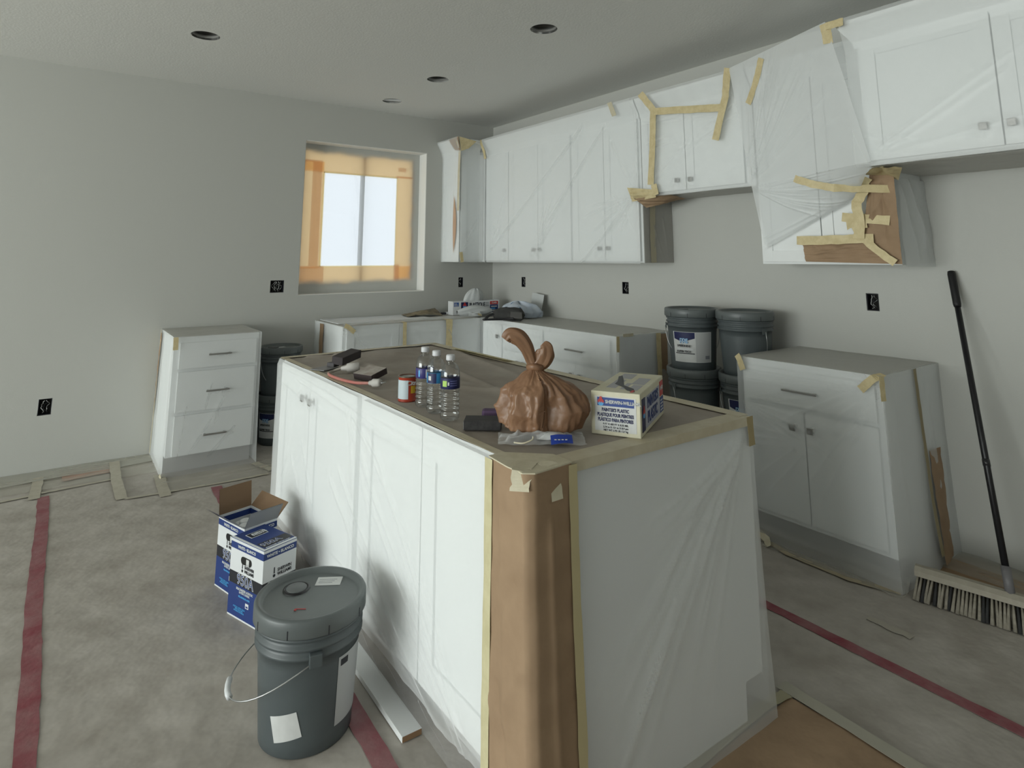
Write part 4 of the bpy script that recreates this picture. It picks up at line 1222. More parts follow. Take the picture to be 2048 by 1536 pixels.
def caulk_carton(label, loc, rz, closed):
    w, d, h = .148, .222, .280
    t = thing('caulk_carton', label, 'box', loc, R(rz), 'blue and white caulk cartons')
    m_ = MB()
    for z0, z1, mat in ((0, .006, WCARD), (.006, .120, BLUE2), (.120, .164, BLKP), (.164, .246, WCARD), (.246, .270, BLUE2), (.270, .280, WCARD)):
        carton_zone(m_, w, d, h, z0, z1, mat)
    m_.box(.0025, w - .0025, .0025, d - .0025, .0, .004, BCARD)
    m_.build('body', t)
    L, Fr = (R(90), 0, R(-90)), (R(90), 0, 0)
    # long face (-x) and short face (-y)
    for rot, mid, wd, f in ((L, d / 2, d, lambda a, z, o=.0012: (-o, d - a, z)), (Fr, w / 2, w, lambda a, z, o=.0012: (a, -o, z))):
        text('950A', .052, t, f(mid, .142), rot, WCARD, bold=.0014)
        text('950A', .052, t, f(mid, .142, .0018), rot, BLUE2, bold=-.0006)
        text('WHITE • BLANCO', .015, t, f(mid, .258), rot, WCARD, bold=.0004)
        text('SHERWIN\nWILLIAMS', .0165, t, f(mid - .010, .186), rot, BLKP, bold=.0001, align='LEFT', sx=.88)
        text('SILICONIZED ACRYLIC\nLATEX CAULK', .011, t, f(mid, .104), rot, WCARD, bold=.0003)
        text('SELLADOR DE LATEX', .008, t, f(mid, .084), rot, SKYB, bold=.0003)
        # small pour-and-globe mark
        m_ = MB()
        o = Vector(f(mid - .024, .190, .0006))
        ux = Vector(f(1, 0)) - Vector(f(0, 0))
        nv = Vector((-1, 0, 0)) if rot is L else Vector((0, -1, 0))
        def pt(a, z, e=0): return o + ux * a + Vector((0, 0, z)) + nv * e
        circ_ = [pt(.0055 * cos(2 * pi * k / 16), -.012 + .0055 * sin(2 * pi * k / 16), .0006) for k in range(16)]
        m_.add(circ_, [tuple(range(16))], BLKP)
        m_.add([pt(-.0025, -.004, .0008), pt(.0025, -.004, .0008), pt(.0018, .018, .0008), pt(-.0018, .018, .0008)], [(0, 1, 2, 3)], BLKP)
        m_.build('printed_mark', t)
        m_ = MB()
        o = Vector(f(mid + .020, .062, .0006))
        m_.add([pt(-.011, -.009), pt(.011, -.009), pt(.011, .009), pt(-.011, .009)], [(0, 1, 2, 3)], WCARD)
        m_.add([pt(-.007, -.006, .0004), pt(.007, -.006, .0004), pt(.007, .0, .0004), pt(-.007, .0, .0004)], [(0, 1, 2, 3)], BLUE2)
        m_.build('printed_badge', t)
        text('ACRYLIC LATEX CAULK\nWITH SILICONE\nINTERIOR EXTERIOR', .0075, t, f(mid - .03, .036), rot, SKYB, bold=.0001)
        # hand hole: flat dark patch standing in for the shade inside
    m_ = MB()
    pts = [(.040 * (1 if cos(q) > 0 else -1) * .55 + .014 * cos(q), .014 * sin(q)) for q in [2 * pi * k / 24 for k in range(24)]]
    m_.add([(-.0016, d / 2 + a, .216 + z) for a, z in pts], [tuple(range(24))], DARK)
    m_.build('hand_hole_shade', t)
    MB().lathe([(0, -.012), (.010, -.012), (.010, .012), (0, .012)], PAPERW, 14, mx=Matrix.Translation((-.0018, d / 2 - .010, .214)) @ Matrix.Scale(.04, 4, (1, 0, 0))).build('tube_end_seen_inside', t)
    if closed:
        m_ = MB()
        m_.box(0, w, 0, d, h, h + .0025, BLUE2)
        m_.build('top_flap', t)
        m_ = MB()
        for a in ((0, w, 0, .012), (0, .010, .012, d)):
            m_.box(a[0], a[1], a[2], a[3], h + .0025, h + .0031, WCARD)
        m_.box(.018, w - .004, .026, .075, h + .0025, h + .0030, BLKP)
        m_.box(.036, .112, .140, .186, h + .0025, h + .0030, WCARD)
        m_.box(.039, .109, .143, .183, h + .0030, h + .0034, BLKP)
        m_.build('top_print', t)
        text('950A', .040, t, (w / 2 - .01, .050, h + .0036), (0, 0, 0), WCARD, bold=.0010)
        text('950A', .040, t, (w / 2 - .01, .050, h + .0042), (0, 0, 0), BLUE2, bold=-.0004)
        text('SHERWIN\nWILLIAMS', .014, t, (w / 2 + .010, .163, h + .0038), (0, 0, 0), WCARD, bold=.0004)
        text('SILICONIZED ACRYLIC LATEX', .008, t, (w / 2, .018, h + .0038), (0, 0, 0), WCARD)
    else:
        def flap(q, out, inn, nm='flap', logo=False):
            q = [Vector(p) for p in q]
            n = (q[1] - q[0]).cross(q[2] - q[0]).normalized() * .0012
            m_ = MB(); m_.add([p + n for p in q] + [p - n for p in q], [(0, 1, 2, 3)], out).add([p - n for p in q], [(3, 2, 1, 0)], inn)
            o = m_.build(nm, t, fix=False)
            return o
        flap([(0, 0, h), (0, d, h), (-.062, d, h + .045), (-.062, 0, h + .045)], BLUE2, BLUE2)
        flap([(0, .001, h), (w, .001, h), (w, -.040, h + .068), (0, -.040, h + .068)], GCARD, GCARD)
        flap([(0, d, h), (w, d, h), (w, d + .012, h + .105), (0, d + .012, h + .105)], BCARD, BCARD)
        flap([(w, 0, h), (w, d, h), (w + .05, d, h + .05), (w + .05, 0, h + .05)], BCARD, BCARD)
        m_ = MB()
        q = [Vector((-.018, .06, h + .013)), Vector((-.018, .15, h + .013)), Vector((-.052, .15, h + .0375)), Vector((-.052, .06, h + .0375))]
        n = Vector((-.58, 0, -.81)) * -.0
        m_.add([p + Vector((-.0012, 0, -.0016)) for p in q], [(0, 1, 2, 3)], BLKP); m_.build('flap_print', t)
        text('SHERWIN\nWILLIAMS', .015, t, (-.0375, .105, h + .0245), (R(90 + 54), 0, R(-90)), WCARD, bold=.0004)
    return t


caulk_carton('closed blue and white caulk carton with a hand hole, behind the front bucket', (-2.896, -2.715, .0015), 19, True)
tB = caulk_carton('open blue and white caulk carton with raised flaps, behind the closed one', (-2.908, -2.455, .0015), 15, False)
mxB = Matrix.Translation((-2.908, -2.455, 0)) @ Matrix.Rotation(R(15), 4, 'Z')
for k, (a, b, tilt, lb, h_) in enumerate([(.040, .075, 0, 'grey caulk tube standing upright in the open carton', .245), (.095, .13, -5, 'caulk tube with printed wrapper leaning in the open carton', .24), (.060, .165, 3, 'caulk tube at the back of the open carton', .225)]):
    p = mxB @ Vector((a, b, .010))
    c = thing('caulk_tube', lb, 'tube', p, 0, 'caulk tubes in the open carton')
    mx = Matrix.Rotation(R(tilt), 4, 'Y')
    MB().lathe([(0, 0), (.022, 0), (.023, .003), (.023, h_), (.0, h_)], GCARD if k == 0 else BLUE, 24, mx=mx).build('tube_body', c)
    MB().lathe([(0, h_), (.0235, h_), (.0235, h_ + .012), (.020, h_ + .014), (.012, h_ + .012), (0, h_ + .012)], WPL, 24, mx=mx).build('end_cap', c)

# ------------------------------------------------------------------ trim board on the floor
t = thing('trim_board', 'white primed board lying on the floor along the island', 'board', (-2.700, -3.53, .003), R(-1))
m_ = MB(); m_.box(0, .064, 0, .80, 0, .017, WHITE, bev=.001); m_.build('board', t)
MB().box(.001, .063, -.0008, .0002, .001, .016, M('cut_wood_end', (.28, .17, .09), .8)).build('cut_end', t)

# ------------------------------------------------------------------ push broom leaning on the right wall
hx, hy = -.520, -4.362
t = thing('push_broom', 'push broom with a black handle leaning against the right wall', 'broom', (hx, hy, 0), math.atan2(-.36, .065))
m_ = MB()
L2 = .305
m_.prism([(-.032, .085), (.032, .085), (.030, .105), (.012, .118), (-.012, .118), (-.030, .105)], 'x', -L2, L2, M('pale_broom_block', (.40, .37, .30), .7, mott=(.34, .31, .25), scale=20))
m_.build('head_block', t)
BR = M('dusty_bristles', (.34, .31, .25), .8, mott=(.22, .20, .16), scale=40)
BRD = M('dark_bristles', (.03, .03, .03), .8)
m_ = MB()
r = random.Random(5)
for k in range(46):
    x = -L2 + .012 + (2 * L2 - .024) * k / 45
    for j in range(4):
        y = -.024 + .016 * j
        fx = x + r.uniform(-.006, .006) + (x / L2) * .016
        fy = y * 1.9 + r.uniform(-.004, .004) - .018
        m_.tube([(x, y, .088), ((x + fx) / 2, (y + fy) / 2 - .002, .045), (fx, fy, .003)], [.0042, .0062, .0085], BR if r.random() > .10 else BRD, 5)
o = m_.build('bristles', t); o['kind'] = 'stuff'
top = Vector((-.024, -4.122, 1.335)) - Vector((hx, hy, 0))
inv = Matrix.Rotation(-math.atan2(-.36, .065), 4, 'Z')
top = inv @ top
base = Vector((.012, .0, .108))
dr = (top - base)
MB().tube([base, base + dr * .07], .017, M('grey_broom_socket', (.16, .155, .16), .5), 16).build('socket', t)
MB().tube([base + dr * .05, base + dr * .5, top - dr * .12], .0128, BLACK, 16).build('handle', t)
MB().tube([top - dr * .135, top - dr * .125, top - dr * .01, top], [.0150, .0172, .0180, .0160], M('black_grip', (.006, .006, .007), .55), 16).build('grip', t)
MB().tube([base + dr * .34, base + dr * .36], .0145, M('dark_collar', (.02, .02, .022), .3), 16).build('collar', t)

# ------------------------------------------------------------------ things on the island
TZ = T + .0060
# water bottles
def bottle(label, loc, rz, first=None, lab=NAVY):
    t = thing('water_bottle', label, 'bottle', loc, R(rz), 'water bottles on the island')
    r0 = .0320
    pr = [(0, .006), (.018, .003), (.026, .0), (.0305, .004), (r0, .014)]
    z = .020
    for k in range(5):
        pr += [(r0, z), (r0 - .0032, z + .004), (r0 - .0032, z + .007), (r0, z + .011)]
        z += .0145
    pr += [(r0 - .0012, .100), (r0 - .0012, .130), (r0, .134)]
    for k in range(8):
        q = pi / 2 * k / 7
        pr.append((.0125 + (r0 - .0125) * cos(q), .136 + .040 * sin(q)))
    pr += [(.0125, .183), (.0155, .184), (.0155, .187), (.0125, .188), (.0125, .193)]
    MB().lathe(pr, CLEAR, 40).build('bottle_body', t)
    MB().lathe([(.0142, .186), (.0146, .188), (.0146, .200), (.013, .203), (0, .203)], M('bottle_cap_white', (.62, .63, .65), .45), 28).build('cap', t)
    MB().lathe([(r0 - .0004, .098), (r0 + .0002, .099), (r0 + .0002, .131), (r0 - .0004, .132)], lab, 40).build('label_wrap', t)
    return t


Rl_ = .0326


def on_wrap(t, a0, a1, z0, z1, mat, off=.0004, name='label_print'):
    return curved_label(t, lambda z: .0324, z0, z1, a0, a1, mat, name, off=off)


t = bottle('clear water bottle with purple label, rearmost of the three on the island', (-2.538, -3.318, TZ), 0, lab=M('violet_label', (.035, .03, .16), .4))
on_wrap(t, -112, -88, .101, .129, PAPERW)
on_wrap(t, -160, -150, .104, .126, SKYB)
t = bottle('clear water bottle with light blue label, middle of the three', (-2.548, -3.420, TZ), 0, lab=M('cyan_label', (.03, .20, .42), .4))
on_wrap(t, -178, -118, .099, .131, NAVY)
on_wrap(t, -170, -150, .108, .122, PAPERW, .0008)
t = bottle('clear water bottle with dark blue label, nearest of the three', (-2.556, -3.530, TZ), 0)
on_wrap(t, -168, -140, .106, .124, M('lime_print', (.40, .62, .12), .5))
for k in range(3):
    on_wrap(t, -120, -78, .108 + .007 * k, .1105 + .007 * k, M('faint_print', (.12, .13, .30), .5))
on_wrap(t, -134, -126, .110, .120, PAPERW)

# small tin can
t = thing('paint_tin', 'small red tin can with a pale label, beside the water bottles', 'can', (-2.548, -3.205, TZ), 0)
MB().lathe([(0, .0), (.0335, .0), (.0345, .0015), (.0345, .004), (.0335, .005), (.0335, .083), (.0345, .085), (.0345, .088), (.031, .088), (.030, .084), (.0, .084)], M('tin_red', (.33, .035, .012), .35), 40).build('tin', t)
MB().lathe([(.0338, .0845), (.0350, .0855), (.0350, .0885), (.0315, .089), (.0300, .085), (.026, .0845), (0, .085)], M('tin_lid', (.14, .13, .10), .4, metal=.6), 40).build('lid', t)
MB().lathe([(.0, .0852), (.0245, .0852), (.025, .0858)], M('tin_lid_bright', (.36, .36, .33), .4), 32).build('lid_disc', t)
curved_label(t, lambda z: .0335, .010, .076, -205, -112, M('pale_blue_label', (.50, .58, .62), .5), 'label', .0008)
curved_label(t, lambda z: .0335, .030, .056, -96, -62, M('yellow_print', (.60, .38, .02), .5), 'label_print', .0010)
a = R(-88); text('Citri', .022, t, (.0352 * cos(a), .0352 * sin(a), .066), (R(90), 0, a + pi / 2), PAPERW, bold=.0006)

# sanding sponges
def sponge(name, label, loc, rz, w, d, h, body, top, side=None, slope=0):
    t = thing(name, label, 'sanding sponge', loc, R(rz))
    m_ = MB(); m_.box(0, w, 0, d, 0, h, body, bev=.002); m_.build('foam_body', t)
    MB().box(.001, w - .001, .001, d - .001, h, h + .0012, top).build('grit_face', t)
    if side:
        MB().box(-.0006, .0004, .002, d - .002, .002, h - .002, side).build('worn_end', t)
    return t


GRIT = M('black_grit', (.022, .021, .022), .85, mott=(.045, .043, .042), scale=60)
DUSTY = M('dusty_white_grit', (.46, .43, .39), .85, mott=(.34, .29, .25), scale=25)
sponge('sanding_sponge', 'black sanding sponge with a white worn end, in front of the brown bag', (-2.592, -3.675, TZ), -38, .115, .066, .027, GRIT, M('dark_grey_grit', (.05, .048, .048), .85), M('worn_end_white', (.45, .45, .44), .8))
t = thing('sanding_sponge', 'purple sanding sponge half hidden behind the black one and the bag', 'sanding sponge', (-2.512, -3.648, TZ), R(-38))
MB().box(.0, .06, .035, .075, 0, .034, M('purple_foam', (.10, .06, .12), .85), bev=.008).build('foam_body', t)
sponge('sanding_sponge', 'dusty white-topped sanding sponge beside the red cord', (-2.553, -2.700, TZ), -70, .112, .092, .026, M('dark_brown_foam', (.045, .032, .032), .85), DUSTY).rotation_euler = (R(13), 0, R(-70))
t = sponge('sanding_sponge', 'dark sanding block propped near the far left corner of the island', (-2.505, -2.43, TZ + .014), 18, .155, .060, .036, M('charcoal_foam', (.05, .042, .044), .85), M('charcoal_top', (.06, .05, .05), .85))
t.rotation_euler = (R(6), R(-6), R(34))
t = thing('putty_knife', 'grey scraper lying under the dark sanding block', 'scraper', (-2.60, -2.45, TZ + .003), R(28))
MB().box(0, .10, 0, .085, .0, .003, M('grey_blade', (.20, .20, .20), .5)).build('blade', t)
MB().box(.085, .125, .018, .062, .002, .022, M('dark_scraper_grip', (.07, .065, .07), .7), bev=.004).build('handle', t)

# short red extension cord with two grey ends
t = thing('extension_cord', 'short red cord with pale plug and socket ends near the island corner', 'cord', (-2.55, -2.6, TZ), 0)
cp = [(-2.525, -2.545, TZ + .023), (-2.555, -2.535, TZ + .021), (-2.585, -2.53, TZ + .012), (-2.612, -2.55, TZ + .010), (-2.624, -2.60, TZ + .009), (-2.624, -2.67, TZ + .009), (-2.616, -2.75, TZ + .009), (-2.598, -2.83, TZ + .010), (-2.578, -2.88, TZ + .014), (-2.562, -2.91, TZ + .0175)]
def smooth(p, n=6):
    p = [Vector(q) for q in p]
    out = []
    for i in range(len(p) - 1):
        a, b, c, d = p[max(i - 1, 0)], p[i], p[i + 1], p[min(i + 2, len(p) - 1)]
        for k in range(n):
            u = k / n
            out.append(.5 * ((2 * b) + (c - a) * u + (2 * a - 5 * b + 4 * c - d) * u * u + (3 * b - a - 3 * c + d) * u ** 3))
    return out + [p[-1]]
sc = smooth(cp)
CORDG = M('dusty_grey_cord', (.38, .34, .30), .6)
MB().tube(sc[:20], .0062, CORDG, 10).build('dusty_cable', t, world=True)
MB().tube(sc[19:], .0062, M('faded_red_cord', (.46, .14, .12), .6, mott=(.42, .22, .18), scale=12), 10).build('cable', t, world=True)
PLUG = M('dusty_white_plug', (.50, .48, .45), .6)
d_ = (Vector(cp[-1]) - Vector(cp[-2])).normalized()
e_ = Vector(cp[-1])
MB().tube([e_ - d_ * .012, e_ + d_ * .004, e_ + d_ * .008, e_ + d_ * .040, e_ + d_ * .046], [.008, .011, .016, .0155, .012], PLUG, 14).build('plug', t, world=True)
s_ = d_.cross(Vector((0, 0, 1))).normalized()
for k in (-.006, .006):
    MB().tube([e_ + d_ * .044 + s_ * k, e_ + d_ * .066 + s_ * k], .0022, WIRE, 6).build('prong', t, world=True)
d_ = (Vector(cp[0]) - Vector(cp[1])).normalized(); e_ = Vector(cp[0])
MB().tube([e_ - d_ * .028, e_ - d_ * .004, e_, e_ + d_ * .050, e_ + d_ * .055], [.008, .012, .020, .020, .016], PLUG, 14).build('socket_end', t, world=True)

# knotted brown carrier bag on a white bag
BAG = M('brown_bag_plastic', (.33, .185, .105), .38, mott=(.27, .15, .085), scale=9, bump=.18, bscale=40)
nt = BAG.node_tree
tl = nt.nodes.new('ShaderNodeBsdfTranslucent'); tl.inputs[0].default_value = (.45, .22, .11, 1)
ms = nt.nodes.new('ShaderNodeMixShader'); ms.inputs[0].default_value = .25
nt.links.new(nt.nodes['Principled BSDF'].outputs[0], ms.inputs[1]); nt.links.new(tl.outputs[0], ms.inputs[2])
nt.links.new(ms.outputs[0], nt.nodes['Material Output'].inputs[0])
bc = Vector((-2.432, -3.842, TZ + .012))
va = R(-35.85)                                           # the bag's broad side runs along this bearing
t = thing('carrier_bag', 'knotted brown plastic carrier bag, full, standing near the island corner', 'bag', bc, va)
n, m = 170, 56
vs = []
kn = Vector((-.012, .0, .185))
for j in range(m + 1):
    s = j / m
    for k in range(n):
        a = 2 * pi * k / n
        zz = np.interp(s, [0, .08, .3, .55, .8, .92, 1], [0, .004, .055, .105, .150, .172, .187])
        rad = np.interp(s, [0, .08, .3, .55, .8, .92, 1], [.0, .108, .128, .110, .060, .024, .015])
        lob = 1 + .10 * cos(2 * a + .4) * (1 - s) + .06 * sin(3 * a + 1.2) * (1 - s * .5)
        cv = Vector((cos(a), sin(a), 0))
        cr_ = 0
        for f_, q_ in ((2.2, .16), (4.3, .11), (8.0, .06)):
            cr_ += q_ * (.5 - 2 * abs(mnoise.noise(cv * f_ + Vector((f_, 0, s * 1.6)))))
        cr_ *= (.45 + .9 * s)
        valley = -.42 * math.exp(-((((a - R(285) + pi) % (2 * pi)) - pi) / .33) ** 2) * math.exp(-((s - .42) / .30) ** 2)
        rr = rad * (lob + cr_ + valley)
        sag = .5 * s ** 2
        x = rr * cos(a) * 1.04 + kn.x * sag * 2 + .022 * s * (1 - s) * 4 * (1 if cos(a) < 0 else .3)
        y = rr * sin(a) * .62
        nz = mnoise.noise(Vector((x * 22, y * 22, zz * 22)))
        n2 = abs(mnoise.noise(Vector((x * 55 + 3, y * 55, zz * 40)))) + .6 * abs(mnoise.noise(Vector((x * 110, y * 110 + 5, zz * 80))))
        x += nz * .004 * (1 if x > 0 else -1) + (n2 - .3) * .003 * (1 if x > 0 else -1); y += nz * .004 - (n2 - .3) * .004 * (1 if y < 0 else -1)
        # the boxy tin that fills the lower left
        zz2 = zz + .010 * nz + (.020 * math.exp(-((a - pi) / .5) ** 2) * (1 - s))
        vs.append((x, y, max(zz2, 0.0)))
fs = [(j * n + k, j * n + (k + 1) % n, (j + 1) * n + (k + 1) % n, (j + 1) * n + k) for j in range(m) for k in range(n)]
m_ = MB(); m_.add(vs, fs, BAG, True); m_.build('bag_body', t, fix=True)


def ear(pts, wid, name, thick=.30, seed=0):
    """gathered, crumpled strap of film"""
    P = smooth(pts, 7)
    r = random.Random(seed)
    N = 30
    vs, fs = [], []
    prev = None
    for i, p in enumerate(P):
        d = (P[min(i + 1, len(P) - 1)] - P[max(i - 1, 0)]).normalized()
        a = Vector((0, -1, 0)) - d * d.dot(Vector((0, -1, 0))); a.normalize()
        b = d.cross(a)
        u = i / (len(P) - 1)
        w = np.interp(u, np.linspace(0, 1, len(wid)), wid)
        for k in range(N):
            q = 2 * pi * k / N
            f = 1 + .16 * sin(5 * q + 4 * u + seed) + .12 * sin(9 * q - 3 * u)
            vs.append(p + b * (cos(q) * w * f) + a * (sin(q) * w * thick * f))
    for i in range(len(P) - 1):
        fs += [(i * N + k, i * N + (k + 1) % N, (i + 1) * N + (k + 1) % N, (i + 1) * N + k) for k in range(N)]
    fs += [tuple(reversed(range(N))), tuple(range((len(P) - 1) * N, len(P) * N))]
    m_ = MB(); m_.add(vs, fs, BAG, True)
    return m_.build(name, t)


ear([(kn.x, 0, .178), (-.022, .0, .205), (-.036, -.004, .240), (-.058, -.006, .268), (-.085, -.006, .276), (-.098, -.004, .262)], [.014, .017, .020, .022, .020, .014], 'tied_handle', .45, 1)
ear([(kn.x + .004, 0, .178), (.012, -.002, .195), (.022, -.004, .218), (.022, -.006, .240), (.014, -.004, .250)], [.014, .022, .026, .020, .008], 'tied_handle', .45, 2)
MB().tube([Vector(p) for p in ((-.030, .0, .180), (-.012, -.014, .184), (.008, -.010, .180), (.010, .010, .178), (-.012, .014, .182), (-.030, .0, .180))], .010, BAG, 10).build('knot', t)

t = thing('white_bag', 'flat white plastic bag with blue print under the brown carrier bag', 'bag', (-2.46, -3.90, TZ), R(-35))
WB = film_mat('white_bag_film', .34, col=(.78, .79, .79), rough=.25, trans=.2, edge=.4)
MB().grid(surf(lambda U, V: (-.130 + U * .25, -.052 + V * .12, .003 + .011 * np.sin(np.pi * U) ** .6 * np.sin(np.pi * V) ** .7), 60, 34, .25, .13, [(.02, .02, .2, .06, .006, .012, .012), (.0, .08, .15, .03, .006, .012, .010), (.1, .1, .24, .05, .006, .012, .010), (.05, .05, .1, .12, .005, .01, .010)], noise=.003, nscale=22, sign=1), WB).build('film', t, fix=False)
MB().grid(surf(lambda U, V: (-.02 + U * .085, -.040 + V * .075, .014 + .012 * np.sin(np.pi * U) * np.sin(np.pi * V)), 20, 14, .1, .1, noise=.002, nscale=20, sign=1), WPL).build('folded_layer', t, fix=False)
MB().grid(surf(lambda U, V: (.018 + U * .062, -.067 + V * .030 + .006 * U, .007 + .016 * V + .003 * np.sin(3 * U)), 20, 10, .06, .03, noise=.001, nscale=30, sign=1), M('cobalt_print', (.015, .05, .34), .4)).build('blue_print', t, fix=False)
for k in range(4):
    MB().box(.028 + .010 * k, .034 + .010 * k, -.058, -.053, .0165, .0180, PAPERW).build('white_print', t)
MB().tube(smooth([(-.085, -.055, .010), (-.06, -.070, .012), (-.035, -.066, .020), (-.032, -.058, .026)], 5), .0022, TAPE_P, 6).build('curled_tape', t)


# carton of painter's plastic on the island
def pour_mark(parent, o, ux, uz, nv, s, name='printed_emblem'):
    """small emblem: a tilted can pouring red paint over a blue globe"""
    o, ux, uz, nv = map(Vector, (o, ux, uz, nv))
    def P(a, b, e): return o + ux * a * s + uz * b * s + nv * e
    m_ = MB()
    m_.add([P(.34 * cos(2 * pi * k / 20), -.18 + .30 * sin(2 * pi * k / 20), .0005) for k in range(20)], [tuple(range(20))], SKYB)
    red = [(-.40, -.10), (-.34, .12), (-.16, .30), (-.10, .55), (.12, .55), (.20, .28), (.38, .10), (.42, -.14), (.30, -.02), (.22, -.22), (.12, .0), (0, -.16), (-.12, .0), (-.24, -.22), (-.30, -.02)]
    m_.add([P(a, b, .0010) for a, b in red], [tuple(range(len(red)))], REDP)
    return m_.build(name, parent)


def plastic_carton(label, loc, rz, w, d, h, open_top=False):
    t = thing('plastic_carton', label, 'box', loc, R(rz), 'white cartons of masking plastic')
    m_ = MB()
    if open_top:
        carton_zone(m_, w, d, h, 0, h, WCARD)
        m_.box(.0025, w - .0025, .0025, d - .0025, 0, .003, WCARD)
    else:
        m_.box(0, w, 0, d, 0, h, CREAM, bev=.003)
    m_.build('body', t)
    return t


w, d, h = .335, .150, .124
rz = 29.5
ux_ = Vector((cos(R(rz)), sin(R(rz)), 0)); uy_ = Vector((-sin(R(rz)), cos(R(rz)), 0))
near = Vector((-2.222, -4.058, TZ))
t = plastic_carton('cream carton of painter plastic with blue bands on the island', near, rz, w, d, h)
L = (R(90), 0, R(-90)); Fr = (R(90), 0, 0)
# short end (-x): brand band and three lines
MB().box(-.0008, .0004, .012, d - .012, .012, h - .014, PAPERW).build('printed_panel', t)
MB().box(-.0014, -.0006, .018, d - .020, .083, .107, BLUE).build('blue_band', t)
text('SHERWIN-WILLIAMS.', .0135, t, (-.0022, d - .045, .095), L, PAPERW, bold=.0004, align='LEFT', sx=.86)
pour_mark(t, (-.0016, d - .031, .095), (0, -1, 0), (0, 0, 1), (-1, 0, 0), .026)
for k, (s_, z_) in enumerate((("PAINTER'S PLASTIC", .072), ('PLASTIQUE POUR PEINTRES', .058), ('PLÁSTICO PARA PINTORES', .044))):
    text(s_, .0135, t, (-.0016, d / 2, z_), L, NAVY, bold=.0005, sx=.66 if k else .72)
for k, s_ in enumerate(('9 FT X 400 FT X 0.35 MIL', '2.74 m X 121 m X 8.9 µm', 'NET WT 5.95 LB / 2.7 kg')):
    text(s_, .0075, t, (-.0016, d / 2, .032 - .0085 * k), L, BLKP, bold=.0001, sx=.95)
# long face (-y)
MB().box(.018, .058, -.0012, .0002, .012, h - .018, NAVY).build('blue_band', t)
pour_mark(t, (.038, -.0016, .066), (1, 0, 0), (0, 0, 1), (0, -1, 0), .034)
MB().box(.064, .268, -.0010, .0002, .014, h - .020, M('pale_lilac_print', (.42, .43, .50), .6)).build('printed_panel', t)
text("PAINTER'S", .044, t, (.166, -.0018, .082), Fr, BLUE2, bold=.0012, sx=.80)
text('PLASTIC', .046, t, (.160, -.0018, .040), Fr, BLUE2, bold=.0012, sx=.84)
MB().box(.276, .325, -.0012, .0002, .066, h - .012, REDP).build('red_panel', t)
text('9x400', .018, t, (.300, -.0018, .090), Fr, PAPERW, bold=.0003, sx=.8)
MB().box(.276, .325, -.0012, .0002, .014, .062, BLUE).build('blue_panel', t)
for k in range(4):
    MB().box(.281, .318 - .006 * (k % 2), -.0018, -.0012, .020 + .010 * k, .024 + .010 * k, PAPERW).build('fine_print', t)
# top: faded print and a black smear
m_ = MB()
for a0, a1, b0, b1 in ((.05, .13, .02, .05), (.05, .15, .06, .075), (.14, .25, .02, .06), (.06, .2, .09, .12), (.22, .31, .08, .125)):
    m_.box(a0, a1, b0, b1, h + .0001, h + .0005, M('faded_grey_print', (.42, .42, .44), .7))
m_.build('faded_print', t)
m_ = MB()
m_.add([(.02, .02, h + .0007), (.07, .035, h + .0007), (.11, .075, h + .0007), (.20, .100, h + .0007), (.27, .122, h + .0007), (.25, .130, h + .0007), (.17, .112, h + .0007), (.12, .108, h + .0007), (.08, .07, h + .0007), (.04, .05, h + .0007)], [tuple(range(10))], BLKP)
m_.build('black_smear', t)
MB().box(.015, .045, .025, .034, h + .0006, h + .0010, REDP).build('red_print', t)

# ------------------------------------------------------------------ things on the far counters
CZ = T + .008
w, d, h = .505, .095, .122
t = plastic_carton('long white plastic sheeting carton open on the counter under the corner cabinet', (-.672, -.345, CZ + .002), -2, w, d, h, True)
MB().box(.010, .060, -.0012, .0002, .075, .112, M('carton_blue_print', (.02, .08, .30), .5)).build('blue_panel', t)
for k in range(3):
    MB().box(.014, .054 - .006 * k, -.0018, -.0010, .080 + .010 * k, .084 + .010 * k, PAPERW).build('fine_print', t)
MB().box(.085, .160, -.0012, .0002, .052, .112, NAVY).build('blue_band', t)
pour_mark(t, (.122, -.0016, .082), (1, 0, 0), (0, 0, 1), (0, -1, 0), .050)
text('PLASTIQUE', .056, t, (.172, -.0018, .083), Fr, M('charcoal_print', (.03, .035, .045), .5), bold=.0012, align='LEFT', sx=.62)
for k in range(3):
    MB().box(.352, .388, -.0014, .0002, .070 + .014 * k, .076 + .014 * k, GREYP).build('fine_print', t)
MB().box(.400, .490, -.0012, .0002, .082, .112, REDP).build('red_panel', t)
text('12x400', .022, t, (.445, -.0018, .097), Fr, PAPERW, bold=.0003, sx=.9)
MB().box(.400, .490, -.0012, .0002, .012, .080, BLUE2).build('blue_panel', t)
for k in range(3):
    MB().box(.412, .478 - .02 * (k % 2), -.0018, -.0010, .022 + .018 * k, .032 + .018 * k, SKYB if k == 1 else PAPERW).build('fine_print', t)
t = thing('plastic_bundle', 'crumpled white plastic sheet rising out of the open long carton', 'plastic sheet', (-.43, -.30, CZ + .10), 0)
n = 40
vs, fs = [], []
for j in range(21):
    s = j / 20
    for k in range(n):
        a = 2 * pi * k / n
        r_ = (.105 * math.sqrt(max(0, 1 - s ** 2.2))) * (1 + .10 * sin(4 * a + 2 * s) + .07 * sin(9 * a))
        vs.append((r_ * cos(a) + .035 * s, r_ * sin(a) * .36, .135 * s + .006 * sin(5 * a)))
fs = [(j * n + k, j * n + (k + 1) % n, (j + 1) * n + (k + 1) % n, (j + 1) * n + k) for j in range(20) for k in range(n)]
WBUN = M('milky_plastic', (.62, .64, .64), .35)
m_ = MB(); m_.add(vs, fs, WBUN, True); m_.build('film', t)
t = thing('plastic_bundle', 'white wadded plastic bundle lying in front of the long carton', 'plastic sheet', (-.60, -.455, CZ), R(-4))
vs = []
